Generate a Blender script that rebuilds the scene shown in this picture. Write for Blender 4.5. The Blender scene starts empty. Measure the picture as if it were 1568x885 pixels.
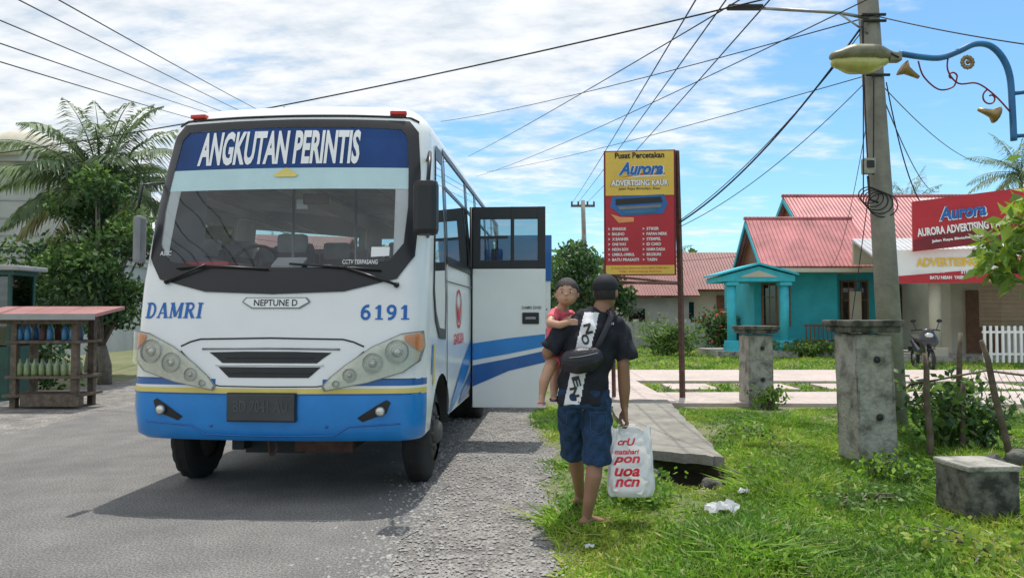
import bpy, bmesh, math, random, time
import numpy as np
from mathutils import Vector, Matrix
from mathutils.bvhtree import BVHTree
random.seed(3); rng = np.random.default_rng(5)
T0 = time.time()
scene = bpy.context.scene
scene.view_settings.view_transform = 'Standard'
scene.view_settings.look = 'None'
scene.view_settings.exposure = 0

# ------------------------------------------------------------------ materials
def M(name, col, rough=.6, metal=0., var=.2, vscale=4., bump=0., bscale=40., spec=.5, col2=None, coat=0., trans=0., det=6, lo=.3, hi=.7):
    m = bpy.data.materials.new(name); m.use_nodes = True
    nt = m.node_tree; b = nt.nodes['Principled BSDF']
    tc = nt.nodes.new('ShaderNodeTexCoord')
    nz = nt.nodes.new('ShaderNodeTexNoise'); nz.inputs['Scale'].default_value = vscale
    nz.inputs['Detail'].default_value = det; nz.inputs['Roughness'].default_value = .6
    nt.links.new(tc.outputs['Object'], nz.inputs['Vector'])
    mr = nt.nodes.new('ShaderNodeMapRange'); mr.inputs[1].default_value = lo; mr.inputs[2].default_value = hi
    nt.links.new(nz.outputs['Fac'], mr.inputs[0])
    mx = nt.nodes.new('ShaderNodeMix'); mx.data_type = 'RGBA'
    c = Vector(col)
    a = c*(1-var) if col2 is None else c
    bb = c*(1+var) if col2 is None else Vector(col2)
    mx.inputs[6].default_value = (*a, 1); mx.inputs[7].default_value = (*bb, 1)
    nt.links.new(mr.outputs[0], mx.inputs[0]); nt.links.new(mx.outputs[2], b.inputs['Base Color'])
    b.inputs['Roughness'].default_value = rough; b.inputs['Metallic'].default_value = metal
    b.inputs['Specular IOR Level'].default_value = spec
    b.inputs['Coat Weight'].default_value = coat
    b.inputs['Coat Roughness'].default_value = .08
    if bump:
        n2 = nt.nodes.new('ShaderNodeTexNoise'); n2.inputs['Scale'].default_value = bscale; n2.inputs['Detail'].default_value = 4
        nt.links.new(tc.outputs['Object'], n2.inputs['Vector'])
        bp = nt.nodes.new('ShaderNodeBump'); bp.inputs['Strength'].default_value = bump; bp.inputs['Distance'].default_value = .02
        nt.links.new(n2.outputs['Fac'], bp.inputs['Height']); nt.links.new(bp.outputs[0], b.inputs['Normal'])
    if trans:
        tr = nt.nodes.new('ShaderNodeBsdfTranslucent'); nt.links.new(mx.outputs[2], tr.inputs['Color'])
        ms = nt.nodes.new('ShaderNodeMixShader'); ms.inputs[0].default_value = trans
        nt.links.new(b.outputs[0], ms.inputs[1]); nt.links.new(tr.outputs[0], ms.inputs[2])
        nt.links.new(ms.outputs[0], nt.nodes['Material Output'].inputs[0])
    return m

def glass(name, tint=(.5, .55, .58), refl=1.0, rough=.02):
    m = bpy.data.materials.new(name); m.use_nodes = True; nt = m.node_tree; nt.nodes.clear()
    o = nt.nodes.new('ShaderNodeOutputMaterial'); t = nt.nodes.new('ShaderNodeBsdfTransparent'); t.inputs[0].default_value = (*tint, 1)
    g = nt.nodes.new('ShaderNodeBsdfGlossy'); g.inputs['Roughness'].default_value = rough; g.inputs[0].default_value = (1, 1, 1, 1)
    f = nt.nodes.new('ShaderNodeFresnel'); f.inputs[0].default_value = 1.5
    mt = nt.nodes.new('ShaderNodeMath'); mt.operation = 'MULTIPLY'; mt.inputs[1].default_value = refl; mt.use_clamp = True
    s = nt.nodes.new('ShaderNodeMixShader')
    nt.links.new(f.outputs[0], mt.inputs[0]); nt.links.new(mt.outputs[0], s.inputs[0])
    nt.links.new(t.outputs[0], s.inputs[1]); nt.links.new(g.outputs[0], s.inputs[2]); nt.links.new(s.outputs[0], o.inputs[0])
    return m

def wave_mat(name, col, scale, axis='X', rough=.45, strength=.6, dirt=.25, spec=.4):
    m = M(name, col, rough=rough, var=dirt, vscale=1.2, spec=spec)
    nt = m.node_tree; b = nt.nodes['Principled BSDF']
    tc = [n for n in nt.nodes if n.type == 'TEX_COORD'][0]
    w = nt.nodes.new('ShaderNodeTexWave'); w.bands_direction = axis; w.inputs['Scale'].default_value = scale
    nt.links.new(tc.outputs['Object'], w.inputs['Vector'])
    bp = nt.nodes.new('ShaderNodeBump'); bp.inputs['Strength'].default_value = strength; bp.inputs['Distance'].default_value = .05
    nt.links.new(w.outputs['Fac'], bp.inputs['Height']); nt.links.new(bp.outputs[0], b.inputs['Normal'])
    return m

mt = {}
mt['white'] = M('bus_white_paint', (.83, .835, .83), .28, var=.04, vscale=2, coat=.4)
mt['blue'] = M('bus_blue_paint', (.008, .22, .62), .3, var=.12, vscale=3, coat=.4)
mt['dblue'] = M('bus_dark_blue', (.006, .11, .38), .3, var=.1, coat=.4)
mt['yellow'] = M('bus_yellow', (.75, .60, .16), .35, var=.08)
mt['black'] = M('black_trim', (.012, .012, .014), .35, var=.2)
mt['blackr'] = M('black_rubber', (.018, .018, .018), .8, var=.3, bump=.2, bscale=60)
mt['dark'] = M('dark_interior', (.03, .032, .035), .7)
mt['dash'] = M('dashboard', (.11, .11, .12), .7)
mt['grey'] = M('grey_plastic', (.22, .22, .23), .5)
mt['seat'] = M('seat_fabric', (.10, .11, .15), .85)
mt['curtain'] = M('seat_cover', (.5, .52, .55), .85)
mt['inwhite'] = M('interior_panel', (.55, .56, .56), .6)
mt['glass'] = glass('windshield_glass', (.86, .89, .90), 1.25)
mt['sglass'] = glass('side_glass', (.55, .60, .63), 2.6)
mt['sglass2'] = glass('door_glass', (.60, .65, .67), 1.6)
mt['wglass'] = glass('house_window_glass', (.12, .13, .14), 2.)
mt['banner'] = M('windshield_film_blue', (.004, .05, .20), .35, var=.35, vscale=1.5, spec=.25, coat=.12)
mt['film'] = M('windshield_film_pale', (.50, .68, .70), .3, var=.06, spec=.3, coat=.2)
mt['txtw'] = M('white_lettering', (.85, .85, .85), .4, var=.02)
mt['txtb'] = M('blue_lettering', (.01, .13, .45), .4, var=.02)
mt['txtk'] = M('black_lettering', (.02, .02, .02), .5, var=.02)
mt['txtr'] = M('red_lettering', (.70, .02, .05), .45, var=.02)
mt['lampin'] = M('lamp_reflector', (.74, .73, .64), .35, metal=.1, var=.15, vscale=12, bump=.3, bscale=25)
mt['lens'] = M('lamp_lens', (.62, .63, .58), .1, metal=.5, coat=1)
mt['lampglass'] = glass('lamp_cover', (.93, .93, .88), 1.3, .08)
mt['orange'] = M('indicator_orange', (.8, .30, .10), .25)
mt['redl'] = M('marker_red', (.6, .03, .02), .25)
mt['steel'] = M('worn_steel', (.3, .3, .3), .4, metal=.8, var=.3)
mt['dsteel'] = M('dusty_hub', (.10, .095, .09), .7, metal=.2, var=.3)
mt['rust'] = M('rusty_steel', (.10, .05, .038), .8, var=.4, vscale=9)
mt['plate'] = M('number_plate', (.045, .05, .055), .5, var=.3)
mt['platet'] = M('plate_embossing', (.06, .065, .07), .5, var=.4)
mt['conc'] = M('weathered_concrete', (.40, .385, .34), .9, vscale=5, bump=.9, bscale=30, col2=(.12, .115, .10), lo=.46, hi=.68, det=10)
mt['slabc'] = M('slab_concrete', (.34, .32, .28), .9, vscale=2.5, bump=.6, bscale=30, col2=(.17, .16, .135), det=10)
mt['concd'] = M('stained_shade_concrete', (.17, .165, .14), .95, vscale=7, bump=.9, bscale=25, col2=(.035, .037, .03), lo=.4, hi=.6, det=10)  # dark mottled stain; on the low block's sides it doubles as painted shade
mt['pole'] = M('pole_concrete', (.33, .31, .27), .9, vscale=4, bump=.5, bscale=20, col2=(.20, .19, .16))
mt['bluearm'] = M('blue_painted_iron', (.02, .14, .34), .4, var=.25)
mt['lampcase'] = M('lamp_case', (.22, .21, .14), .5, var=.35, vscale=9)
mt['lampbowl'] = M('lamp_bowl', (.42, .40, .13), .25, var=.25)
mt['wood'] = M('weathered_wood', (.13, .10, .075), .9, var=.45, vscale=12, bump=.4)
mt['woodr'] = M('brown_wood', (.17, .07, .03), .5, var=.3, vscale=6)
mt['teal'] = M('teal_wall', (.03, .36, .43), .8, var=.18, vscale=1.5)
mt['tealb'] = M('teal_bright', (.04, .44, .54), .7, var=.14)
mt['cab'] = M('cabinet_green', (.015, .07, .055), .5, var=.3)
mt['cream'] = M('cream_wall', (.56, .52, .42), .85, var=.15, vscale=1)
mt['grywall'] = M('grey_render', (.36, .36, .35), .9, var=.25, vscale=1, bump=.3)
mt['skin'] = M('skin', (.30, .155, .095), .55, var=.1, vscale=9)
mt['bskin'] = M('child_skin', (.48, .27, .18), .5, var=.06, vscale=9)
mt['shirt'] = M('black_cotton', (.012, .014, .022), .9, var=.3, vscale=14, bump=.5, bscale=14)
mt['shirtw'] = M('white_cotton', (.72, .72, .74), .85, var=.05, bump=.2, bscale=20)
mt['denim'] = M('denim', (.012, .04, .10), .9, var=.5, vscale=16, bump=.7, bscale=22)
mt['denim2'] = M('denim_seam', (.03, .07, .14), .9)
mt['cap'] = M('black_cap', (.012, .013, .018), .8)
mt['hair'] = M('black_hair', (.012, .009, .008), .55, var=.4, vscale=60, bump=.6, bscale=120)
mt['nylon'] = M('black_nylon', (.015, .014, .022), .45, var=.3, bump=.3)
mt['pink'] = M('pink_fabric', (.78, .13, .17), .8, var=.15, vscale=20)
mt['pinks'] = M('pink_sandal', (.75, .35, .45), .6)
mt['purple'] = M('purple_sandal', (.16, .06, .22), .6)
mt['sandal'] = M('brown_sandal', (.16, .08, .045), .7)
mt['plastic'] = M('white_plastic_bag', (.86, .86, .88), .4, var=.04, bump=.5, bscale=12, trans=.35)
mt['eye'] = M('eye_white', (.7, .7, .7), .3, var=.02)
mt['lip'] = M('lips', (.42, .12, .10), .5)
mt['signr'] = M('sign_red', (.48, .018, .03), .4, var=.1, vscale=2)
mt['signd'] = M('sign_dark_red', (.20, .01, .02), .45, var=.2, vscale=2)
mt['signy'] = M('sign_yellow', (.80, .53, .08), .4, var=.1, vscale=2)
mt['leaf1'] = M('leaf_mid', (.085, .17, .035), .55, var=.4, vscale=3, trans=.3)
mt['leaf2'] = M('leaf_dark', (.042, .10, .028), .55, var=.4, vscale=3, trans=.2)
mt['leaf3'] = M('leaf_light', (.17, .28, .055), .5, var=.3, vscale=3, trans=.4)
mt['leafy'] = M('leaf_yellow_green', (.30, .42, .04), .5, var=.3, vscale=9, trans=.4)
mt['palm'] = M('palm_leaflet', (.18, .25, .12), .5, var=.35, vscale=2, trans=.3)
mt['palm2'] = M('palm_leaflet_dry', (.34, .33, .16), .6, var=.3, vscale=2, trans=.3)
mt['bark'] = M('bark', (.17, .145, .115), .9, var=.3, vscale=12, bump=.8)
mt['grass1'] = M('grass_a', (.23, .40, .035), .6, var=.35, vscale=2.5, trans=.45)
mt['grass2'] = M('grass_b', (.11, .24, .028), .6, var=.35, vscale=2.5, trans=.4)
mt['grass3'] = M('grass_c', (.40, .47, .08), .6, var=.3, vscale=2.5, trans=.4)
mt['straw'] = M('dry_grass', (.42, .38, .20), .7, var=.3, vscale=2.5, trans=.3)
mt['flower'] = M('red_flowers', (.6, .02, .03), .6)
mt['stone'] = M('gravel_stone', (.26, .25, .235), .9, vscale=14, col2=(.44, .425, .40))
mt['roofr'] = wave_mat('corrugated_red_roof', (.50, .17, .17), 2.2, 'X', dirt=.35)
mt['roofd'] = wave_mat('dark_red_roof', (.22, .075, .065), 2.0, 'X')
mt['roofp'] = wave_mat('stall_roof', (.40, .19, .18), 5, 'X')
mt['roofg'] = wave_mat('grey_metal_roof', (.45, .46, .47), 2.0, 'X')
mt['bamboo'] = wave_mat('bamboo_blind', (.26, .19, .12), 12, 'Z', rough=.8)
mt['fuel'] = M('fuel_bottle', (.20, .26, .11), .15, var=.3, vscale=6, coat=.5)
mt['fuelb'] = M('blue_bottle', (.04, .16, .30), .2)
mt['moto'] = M('motorcycle_black', (.02, .022, .03), .25, coat=.5)
mt['gold'] = M('ornament_gold', (.33, .22, .10), .4, metal=.5, var=.3)
mt['wire'] = M('wire_black', (.015, .015, .018), .6)

# ------------------------------------------------------------------ helpers
def root(name, loc=(0, 0, 0), rot=0., wc=True):
    e = bpy.data.objects.new(name, None); e.location = loc; e.rotation_euler = (0, 0, rot)
    e.empty_display_size = .2
    scene.collection.objects.link(e)
    if wc: e['wc'] = 1
    return e
def link(ob, parent=None):
    scene.collection.objects.link(ob)
    if parent is not None:
        ob.parent = parent
        if parent.get('wc'): ob.location = -Vector(parent.location)
    else:
        me = ob.data; n = len(me.vertices)
        if n:
            co = np.empty(n*3); me.vertices.foreach_get('co', co); co = co.reshape(-1, 3)
            c = np.array([(co[:, 0].min()+co[:, 0].max())/2, (co[:, 1].min()+co[:, 1].max())/2, co[:, 2].min()])
            if abs(c[0]) < 200:
                me.vertices.foreach_set('co', (co-c).ravel()); ob.location = c; me.update()
    return ob

class MB:
    def __init__(s): s.v = []; s.f = []; s.m = []; s.sm = []
    def add(s, vs, fs, mi=0, sm=False):
        o = len(s.v); s.v += [tuple(v) for v in vs]
        for f in fs: s.f.append(tuple(i+o for i in f)); s.m.append(mi); s.sm.append(sm)
        return s
    def box(s, c, d, mi=0, rot=None, bev=.0, taper=1.):
        bm = bmesh.new(); bmesh.ops.create_cube(bm, size=1)
        for v in bm.verts:
            k = taper if v.co.z > 0 else 1
            v.co = Vector((v.co.x*d[0]*k, v.co.y*d[1]*k, v.co.z*d[2]))
        if bev: bmesh.ops.bevel(bm, geom=bm.edges[:]+bm.verts[:], offset=bev, segments=2, affect='EDGES', profile=.6)
        bm.verts.ensure_lookup_table()
        R = rot if rot is not None else Matrix.Identity(3)
        bm.verts.index_update()
        vs = [R @ v.co+Vector(c) for v in bm.verts]
        fs = [[v.index for v in f.verts] for f in bm.faces]
        s.add(vs, fs, mi, False); bm.free(); return s
    def tube(s, pts, rad, mi=0, seg=10, ref=(1, 0, 0), caps=True, sm=True):
        vs, fs = ell_tube(pts, rad, seg, ref, caps); return s.add(vs, fs, mi, sm)
    def poly(s, pts, mi=0): return s.add(pts, [list(range(len(pts)))], mi)
    def prism(s, pts, d, mi=0):
        n = len(pts); d = Vector(d); a = [Vector(p) for p in pts]; b = [p+d for p in a]
        fs = [list(range(n))[::-1], list(range(n, 2*n))]+[[i, (i+1) % n, n+(i+1) % n, n+i] for i in range(n)]
        return s.add(a+b, fs, mi)
    def sph(s, c, r, mi=0, sub=2, rot=None):
        bm = bmesh.new(); bmesh.ops.create_icosphere(bm, subdivisions=sub, radius=1)
        R = rot if rot is not None else Matrix.Identity(3)
        if not hasattr(r, '__len__'): r = (r, r, r)
        vs = [R @ Vector((v.co.x*r[0], v.co.y*r[1], v.co.z*r[2]))+Vector(c) for v in bm.verts]
        fs = [[v.index for v in f.verts] for f in bm.faces]; bm.free()
        return s.add(vs, fs, mi, True)
    def obj(s, name, mats, parent=None):
        me = bpy.data.meshes.new(name); me.from_pydata(s.v, [], s.f)
        for m in mats: me.materials.append(mt[m] if isinstance(m, str) else m)
        me.polygons.foreach_set('material_index', s.m); me.polygons.foreach_set('use_smooth', s.sm)
        bm = bmesh.new(); bm.from_mesh(me); bmesh.ops.recalc_face_normals(bm, faces=bm.faces[:]); bm.to_mesh(me); bm.free()
        return link(bpy.data.objects.new(name, me), parent)

def ell_tube(pts, rad, seg=10, ref=(1, 0, 0), caps=True):
    pts = [Vector(p) for p in pts]; n = len(pts)
    if not hasattr(rad, '__len__'): rad = [rad]*n
    vs = []; fs = []; ref = Vector(ref); lastu = None
    for i, p in enumerate(pts):
        t = (pts[min(i+1, n-1)]-pts[max(i-1, 0)])
        t = t.normalized() if t.length > 1e-9 else Vector((0, 0, 1))
        r0 = ref
        u = r0-t*r0.dot(t)
        if u.length < .12: r0 = Vector((0, 1, .2)); u = r0-t*r0.dot(t)
        u.normalize()
        if lastu is not None and u.dot(lastu) < .3:
            u2 = lastu-t*lastu.dot(t)
            if u2.length > .1: u = u2.normalized()
        lastu = u; w = t.cross(u)
        a, b = rad[i] if hasattr(rad[i], '__len__') else (rad[i], rad[i])
        for k in range(seg):
            th = 2*math.pi*k/seg
            vs.append(p+u*a*math.cos(th)+w*b*math.sin(th))
    for i in range(n-1):
        for k in range(seg):
            k2 = (k+1) % seg
            fs.append([i*seg+k, i*seg+k2, (i+1)*seg+k2, (i+1)*seg+k])
    if caps: fs.append(list(range(seg))[::-1]); fs.append([(n-1)*seg+k for k in range(seg)])
    return vs, fs

def np_mesh(name, V, F, mats, parent=None, mi=None, smooth=False):
    me = bpy.data.meshes.new(name); V = np.asarray(V, dtype=np.float32); F = np.asarray(F, dtype=np.int32)
    me.vertices.add(len(V)); me.vertices.foreach_set('co', V.ravel())
    k = F.shape[1]; me.loops.add(F.size); me.loops.foreach_set('vertex_index', F.ravel())
    me.polygons.add(len(F)); me.polygons.foreach_set('loop_start', np.arange(0, F.size, k, dtype=np.int32))
    me.polygons.foreach_set('loop_total', np.full(len(F), k, dtype=np.int32))
    for m in mats: me.materials.append(mt[m] if isinstance(m, str) else m)
    me.update(calc_edges=True)
    if mi is not None: me.polygons.foreach_set('material_index', np.asarray(mi, dtype=np.int32))
    me.polygons.foreach_set('use_smooth', [smooth]*len(F))
    me.validate()
    return link(bpy.data.objects.new(name, me), parent)

def leafquads(C, L, Wd, droop=.3, up=None):
    n = len(C); C = np.asarray(C)
    d = rng.normal(size=(n, 3)); d[:, 2] -= droop; d /= np.linalg.norm(d, axis=1)[:, None]
    r = rng.normal(size=(n, 3)); s = np.cross(d, r); s /= np.linalg.norm(s, axis=1)[:, None]
    l = (L*rng.uniform(.6, 1.3, n))[:, None]; w = (Wd*rng.uniform(.6, 1.3, n))[:, None]
    V = np.stack([C, C+d*l*.45+s*w, C+d*l, C+d*l*.45-s*w], 1).reshape(-1, 3)
    return V, np.arange(4*n).reshape(-1, 4)

def text_bm(body, w, h, bold=.0, shear=0., spacing=1.):
    cu = bpy.data.curves.new('t', 'FONT'); cu.body = body; cu.offset = bold; cu.shear = shear; cu.space_character = spacing
    cu.resolution_u = 3; cu.align_x = 'LEFT'
    ob = bpy.data.objects.new('t', cu); bm = bmesh.new()
    try:
        m_ = ob.to_mesh(); bm.from_mesh(m_); ob.to_mesh_clear()
    except Exception as e:
        pass
    if len(bm.faces) == 0:
        bm.free(); bm = bmesh.new(); scene.collection.objects.link(ob)
        dg = bpy.context.evaluated_depsgraph_get(); me = bpy.data.meshes.new_from_object(ob.evaluated_get(dg)); bm.from_mesh(me); bpy.data.meshes.remove(me)
    bpy.data.objects.remove(ob)
    xs = [v.co.x for v in bm.verts]; ys = [v.co.y for v in bm.verts]
    x0, x1, y0, y1 = min(xs), max(xs), min(ys), max(ys)
    for v in bm.verts: v.co = Vector(((v.co.x-x0)/(x1-x0)*w-w/2, 0, (v.co.y-y0)/(y1-y0)*h-h/2))
    return bm
def text(name, body, w, h, c, m, parent, rotz=0., bold=.02, shear=0., roll=0., off=0.):
    bm = text_bm(body, w, h, bold, shear)
    R = Matrix.Rotation(rotz, 3, 'Z') @ Matrix.Rotation(roll, 3, 'Y')
    for v in bm.verts: v.co = R @ (v.co+Vector((0, -off, 0)))+Vector(c)
    me = bpy.data.meshes.new(name); bm.to_mesh(me); bm.free(); me.materials.append(mt[m])
    return link(bpy.data.objects.new(name, me), parent)
def cut(bm, step):
    for ax, n in ((0, Vector((1, 0, 0))), (2, Vector((0, 0, 1)))):
        lo = min(v.co[ax] for v in bm.verts); hi = max(v.co[ax] for v in bm.verts)
        k = math.ceil(lo/step)
        while k*step < hi:
            if k*step > lo+1e-4:
                bmesh.ops.bisect_plane(bm, geom=bm.verts[:]+bm.edges[:]+bm.faces[:], plane_co=n*(k*step), plane_no=n, dist=1e-5)
            k += 1
def conform(name, bm, mapf, m, parent, off=.004, step=.06, smooth=True):
    if step: cut(bm, step)
    nn = {}
    for v in bm.verts:
        p, n = mapf(v.co.x, v.co.z); v.co = p+n*(off+v.co.y); nn[v] = n
    bm.normal_update()
    for f in bm.faces:
        a = Vector((0, 0, 0))
        for v in f.verts: a += nn[v]
        if f.normal.dot(a) < 0: f.normal_flip()
        f.smooth = smooth
    me = bpy.data.meshes.new(name); bm.to_mesh(me); bm.free(); me.materials.append(mt[m])
    return link(bpy.data.objects.new(name, me), parent)
def patch(name, poly, mapf, m, parent, off=.004, step=.06):
    bm = bmesh.new(); vs = [bm.verts.new((x, 0, z)) for x, z in poly]; bm.faces.new(vs)
    return conform(name, bm, mapf, m, parent, off, step)
def ringpatch(name, outer, inner, mapf, m, parent, off=.006, step=.08):
    bm = bmesh.new(); o = [bm.verts.new((x, 0, z)) for x, z in outer]; i = [bm.verts.new((x, 0, z)) for x, z in inner]; n = len(o)
    for k in range(n): bm.faces.new([o[k], o[(k+1) % n], i[(k+1) % n], i[k]])
    return conform(name, bm, mapf, m, parent, off, step)
def mir(poly): return [(-x, z) for x, z in poly][::-1]

# ------------------------------------------------------------------ camera, light, world
cam = bpy.data.cameras.new('camera'); co = bpy.data.objects.new('camera', cam); scene.collection.objects.link(co)
co.location = (0, 0, 1.45); co.rotation_euler = (math.radians(90+1.92), 0, 0)
cam.sensor_width = 36; cam.lens = 26; cam.clip_end = 2000; cam.clip_start = .05; scene.camera = co
EL, AZ = math.radians(74), math.radians(12)
s = Vector((math.sin(AZ)*math.cos(EL), math.cos(AZ)*math.cos(EL), math.sin(EL)))
sun = bpy.data.lights.new('sun', 'SUN'); sun.energy = 3.8; sun.angle = math.radians(.6); sun.color = (1, .96, .9)
so = bpy.data.objects.new('sun', sun); so.rotation_euler = (-s).to_track_quat('-Z', 'Y').to_euler(); so.location = (0, 0, 20); scene.collection.objects.link(so)
w = bpy.data.worlds.new('World'); scene.world = w; w.use_nodes = True; nt = w.node_tree
bg = nt.nodes['Background']; bg.inputs[1].default_value = .15
sk = nt.nodes.new('ShaderNodeTexSky'); sk.sky_type = 'NISHITA'; sk.sun_disc = False; sk.sun_elevation = EL; sk.sun_rotation = AZ
sk.air_density = 1.0; sk.dust_density = .6; sk.ozone_density = 1.5
N = nt.nodes.new; Lk = nt.links.new
tc = N('ShaderNodeTexCoord'); sep = N('ShaderNodeSeparateXYZ'); Lk(tc.outputs['Generated'], sep.inputs[0])
def mth(op, a, b=None, clamp=False):
    n = N('ShaderNodeMath'); n.operation = op; n.use_clamp = clamp
    for i, x in enumerate((a, b)):
        if x is None: continue
        if isinstance(x, (int, float)): n.inputs[i].default_value = x
        else: Lk(x, n.inputs[i])
    return n.outputs[0]
zz = mth('ADD', mth('MAXIMUM', sep.outputs[2], 0.), .16)
cx = mth('DIVIDE', sep.outputs[0], zz); cy = mth('DIVIDE', sep.outputs[1], zz)
cmb = N('ShaderNodeCombineXYZ'); Lk(cx, cmb.inputs[0]); Lk(cy, cmb.inputs[1])
mp = N('ShaderNodeMapping'); mp.inputs['Rotation'].default_value = (0, 0, .5); mp.inputs['Scale'].default_value = (1., 1.7, 1); mp.inputs['Location'].default_value = (3.3, 1.2, 0)
Lk(cmb.outputs[0], mp.inputs[0])
n1 = N('ShaderNodeTexNoise'); n1.inputs['Scale'].default_value = .8; n1.inputs['Detail'].default_value = 10; n1.inputs['Roughness'].default_value = .6; n1.inputs['Distortion'].default_value = .35
n2 = N('ShaderNodeTexNoise'); n2.inputs['Scale'].default_value = 5.2; n2.inputs['Detail'].default_value = 8; n2.inputs['Roughness'].default_value = .6
Lk(mp.outputs[0], n1.inputs['Vector']); Lk(mp.outputs[0], n2.inputs['Vector'])
v = mth('ADD', mth('MULTIPLY', n1.outputs['Fac'], .75), mth('MULTIPLY', n2.outputs['Fac'], .42))
v = mth('ADD', v, mth('MULTIPLY', sep.outputs[2], .50))
v = mth('SUBTRACT', v, mth('MULTIPLY', sep.outputs[0], .26))
mr = N('ShaderNodeMapRange'); mr.interpolation_type = 'SMOOTHSTEP'; mr.inputs[1].default_value = .56; mr.inputs[2].default_value = .82; mr.inputs[4].default_value = .95; Lk(v, mr.inputs[0])
cc = N('ShaderNodeMix'); cc.data_type = 'RGBA'; cc.inputs[6].default_value = (4.9, 5.35, 5.8, 1); cc.inputs[7].default_value = (6.9, 7.0, 7.1, 1)
cm = N('ShaderNodeMapRange'); cm.inputs[1].default_value = .35; cm.inputs[2].default_value = .60; Lk(n2.outputs['Fac'], cm.inputs[0])
Lk(cm.outputs[0], cc.inputs[0])
skc = N('ShaderNodeMix'); skc.data_type = 'RGBA'; skc.blend_type = 'MULTIPLY'; skc.inputs[0].default_value = 1; skc.inputs[7].default_value = (.80, 1.12, 1.20, 1)
Lk(sk.outputs[0], skc.inputs[6])
mx = N('ShaderNodeMix'); mx.data_type = 'RGBA'; Lk(mr.outputs[0], mx.inputs[0]); Lk(skc.outputs[2], mx.inputs[6]); Lk(cc.outputs[2], mx.inputs[7])
Lk(mx.outputs[2], bg.inputs[0])

# ------------------------------------------------------------------ ground
def nz2(x, y):
    return (np.sin(x*1.7+y*.9+1)+np.sin(x*3.9-y*2.7+2)*.6+np.sin(x*8.1+y*6.3)*.35+np.sin(-x*13+y*17)*.25+np.sin(x*.6-y*.43)*.8)/3
def gh(x, y):
    x = np.asarray(x, float); y = np.asarray(y, float)
    g = np.clip((x-.45)/.5, 0, 1)*np.clip((11.2-y)/.8, 0, 1)
    h = g*(.03+.04*nz2(x, y))
    d = ((x-1.62)/.40)**2+((y-6.80)/.62)**2
    h = h-.48*np.clip(1.3-d, 0, 1)
    return h
def axis(parts):
    return np.unique(np.round(np.concatenate([np.arange(a, b, st) for a, b, st in parts]), 4))
gx = axis([(-900, -60, 60), (-60, -12, 4), (-12, .2, .6), (.2, 6, .07), (6, 14, .5), (14, 60, 4), (60, 901, 60)])
gy = axis([(-60, 0, 10), (0, 3, .5), (3, 12, .07), (12, 30, .6), (30, 90, 6), (90, 1500, 80)])
X, Y = np.meshgrid(gx, gy); Z = gh(X, Y); nx = len(gx); ny = len(gy)
I = np.arange(nx*ny).reshape(ny, nx)
F = np.stack([I[:-1, :-1], I[:-1, 1:], I[1:, 1:], I[1:, :-1]], -1).reshape(-1, 4)
mg = M('ground_soil_grass', (.10, .15, .035), .95, vscale=1.3, bump=.9, bscale=25, col2=(.22, .195, .12), det=10)
nt = mg.node_tree; b_ = nt.nodes['Principled BSDF']; src = b_.inputs['Base Color'].links[0].from_socket
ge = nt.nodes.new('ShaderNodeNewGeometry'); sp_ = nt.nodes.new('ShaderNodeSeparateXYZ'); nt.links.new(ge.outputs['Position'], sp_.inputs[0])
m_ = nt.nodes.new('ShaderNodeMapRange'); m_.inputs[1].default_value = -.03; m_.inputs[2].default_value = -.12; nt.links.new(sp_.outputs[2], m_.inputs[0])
x_ = nt.nodes.new('ShaderNodeMix'); x_.data_type = 'RGBA'; x_.inputs[7].default_value = (.035, .028, .02, 1); nt.links.new(m_.outputs[0], x_.inputs[0]); nt.links.new(src, x_.inputs[6]); nt.links.new(x_.outputs[2], b_.inputs['Base Color'])  # soil darkens with depth; the drain opening's dark is put into the colour
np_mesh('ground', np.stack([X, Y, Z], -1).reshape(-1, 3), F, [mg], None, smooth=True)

def sheet(name, left, right, y0, y1, z, m, step=.12, crown=0., zs=.0):
    ys = axis([(y0, 30, step), (30, y1, 6)]); V = []; cols = 12
    for y in ys:
        a = left(y); b = right(y)
        for k in range(cols):
            t = k/(cols-1); V.append((a+(b-a)*t, y, z+crown*(1-(2*t-1)**2)))
    n = len(ys); I = np.arange(n*cols).reshape(n, cols)
    F = np.stack([I[:-1, :-1], I[:-1, 1:], I[1:, 1:], I[1:, :-1]], -1).reshape(-1, 4)
    return np_mesh(name, V, F, [m], None, smooth=True)
def wob(y, k): return .05*math.sin(y*2.3+k)+.035*math.sin(y*5.9+2*k)+.02*math.sin(y*14.1+k)
def speckle(m, scale, amt, lo=.35, hi=.7):
    nt = m.node_tree; b = nt.nodes['Principled BSDF']; tcn = [n for n in nt.nodes if n.type == 'TEX_COORD'][0]
    src = b.inputs['Base Color'].links[0].from_socket
    vz = nt.nodes.new('ShaderNodeTexNoise'); vz.inputs['Scale'].default_value = scale; vz.inputs['Detail'].default_value = 3
    nt.links.new(tcn.outputs['Object'], vz.inputs['Vector'])
    mp = nt.nodes.new('ShaderNodeMapRange'); mp.inputs[1].default_value = lo; mp.inputs[2].default_value = hi
    mp.inputs[3].default_value = 1-amt; mp.inputs[4].default_value = 1+amt; nt.links.new(vz.outputs['Fac'], mp.inputs[0])
    hs = nt.nodes.new('ShaderNodeHueSaturation'); nt.links.new(src, hs.inputs['Color']); nt.links.new(mp.outputs[0], hs.inputs['Value'])
    nt.links.new(hs.outputs[0], b.inputs['Base Color'])
ma = M('asphalt', (.16, .157, .153), .85, vscale=.7, bump=.7, bscale=150, col2=(.25, .24, .225), det=12)
speckle(ma, 70, .5); speckle(ma, 3, .12); speckle(ma, 160, .3)
re = lambda y: -.66+.03*(y-4.05)+wob(y, 1)
le = lambda y: -6.05+.02*(y-9)+wob(y, 5)
sheet('asphalt_road', le, re, -20, 400, .012, ma, crown=.0)
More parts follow.
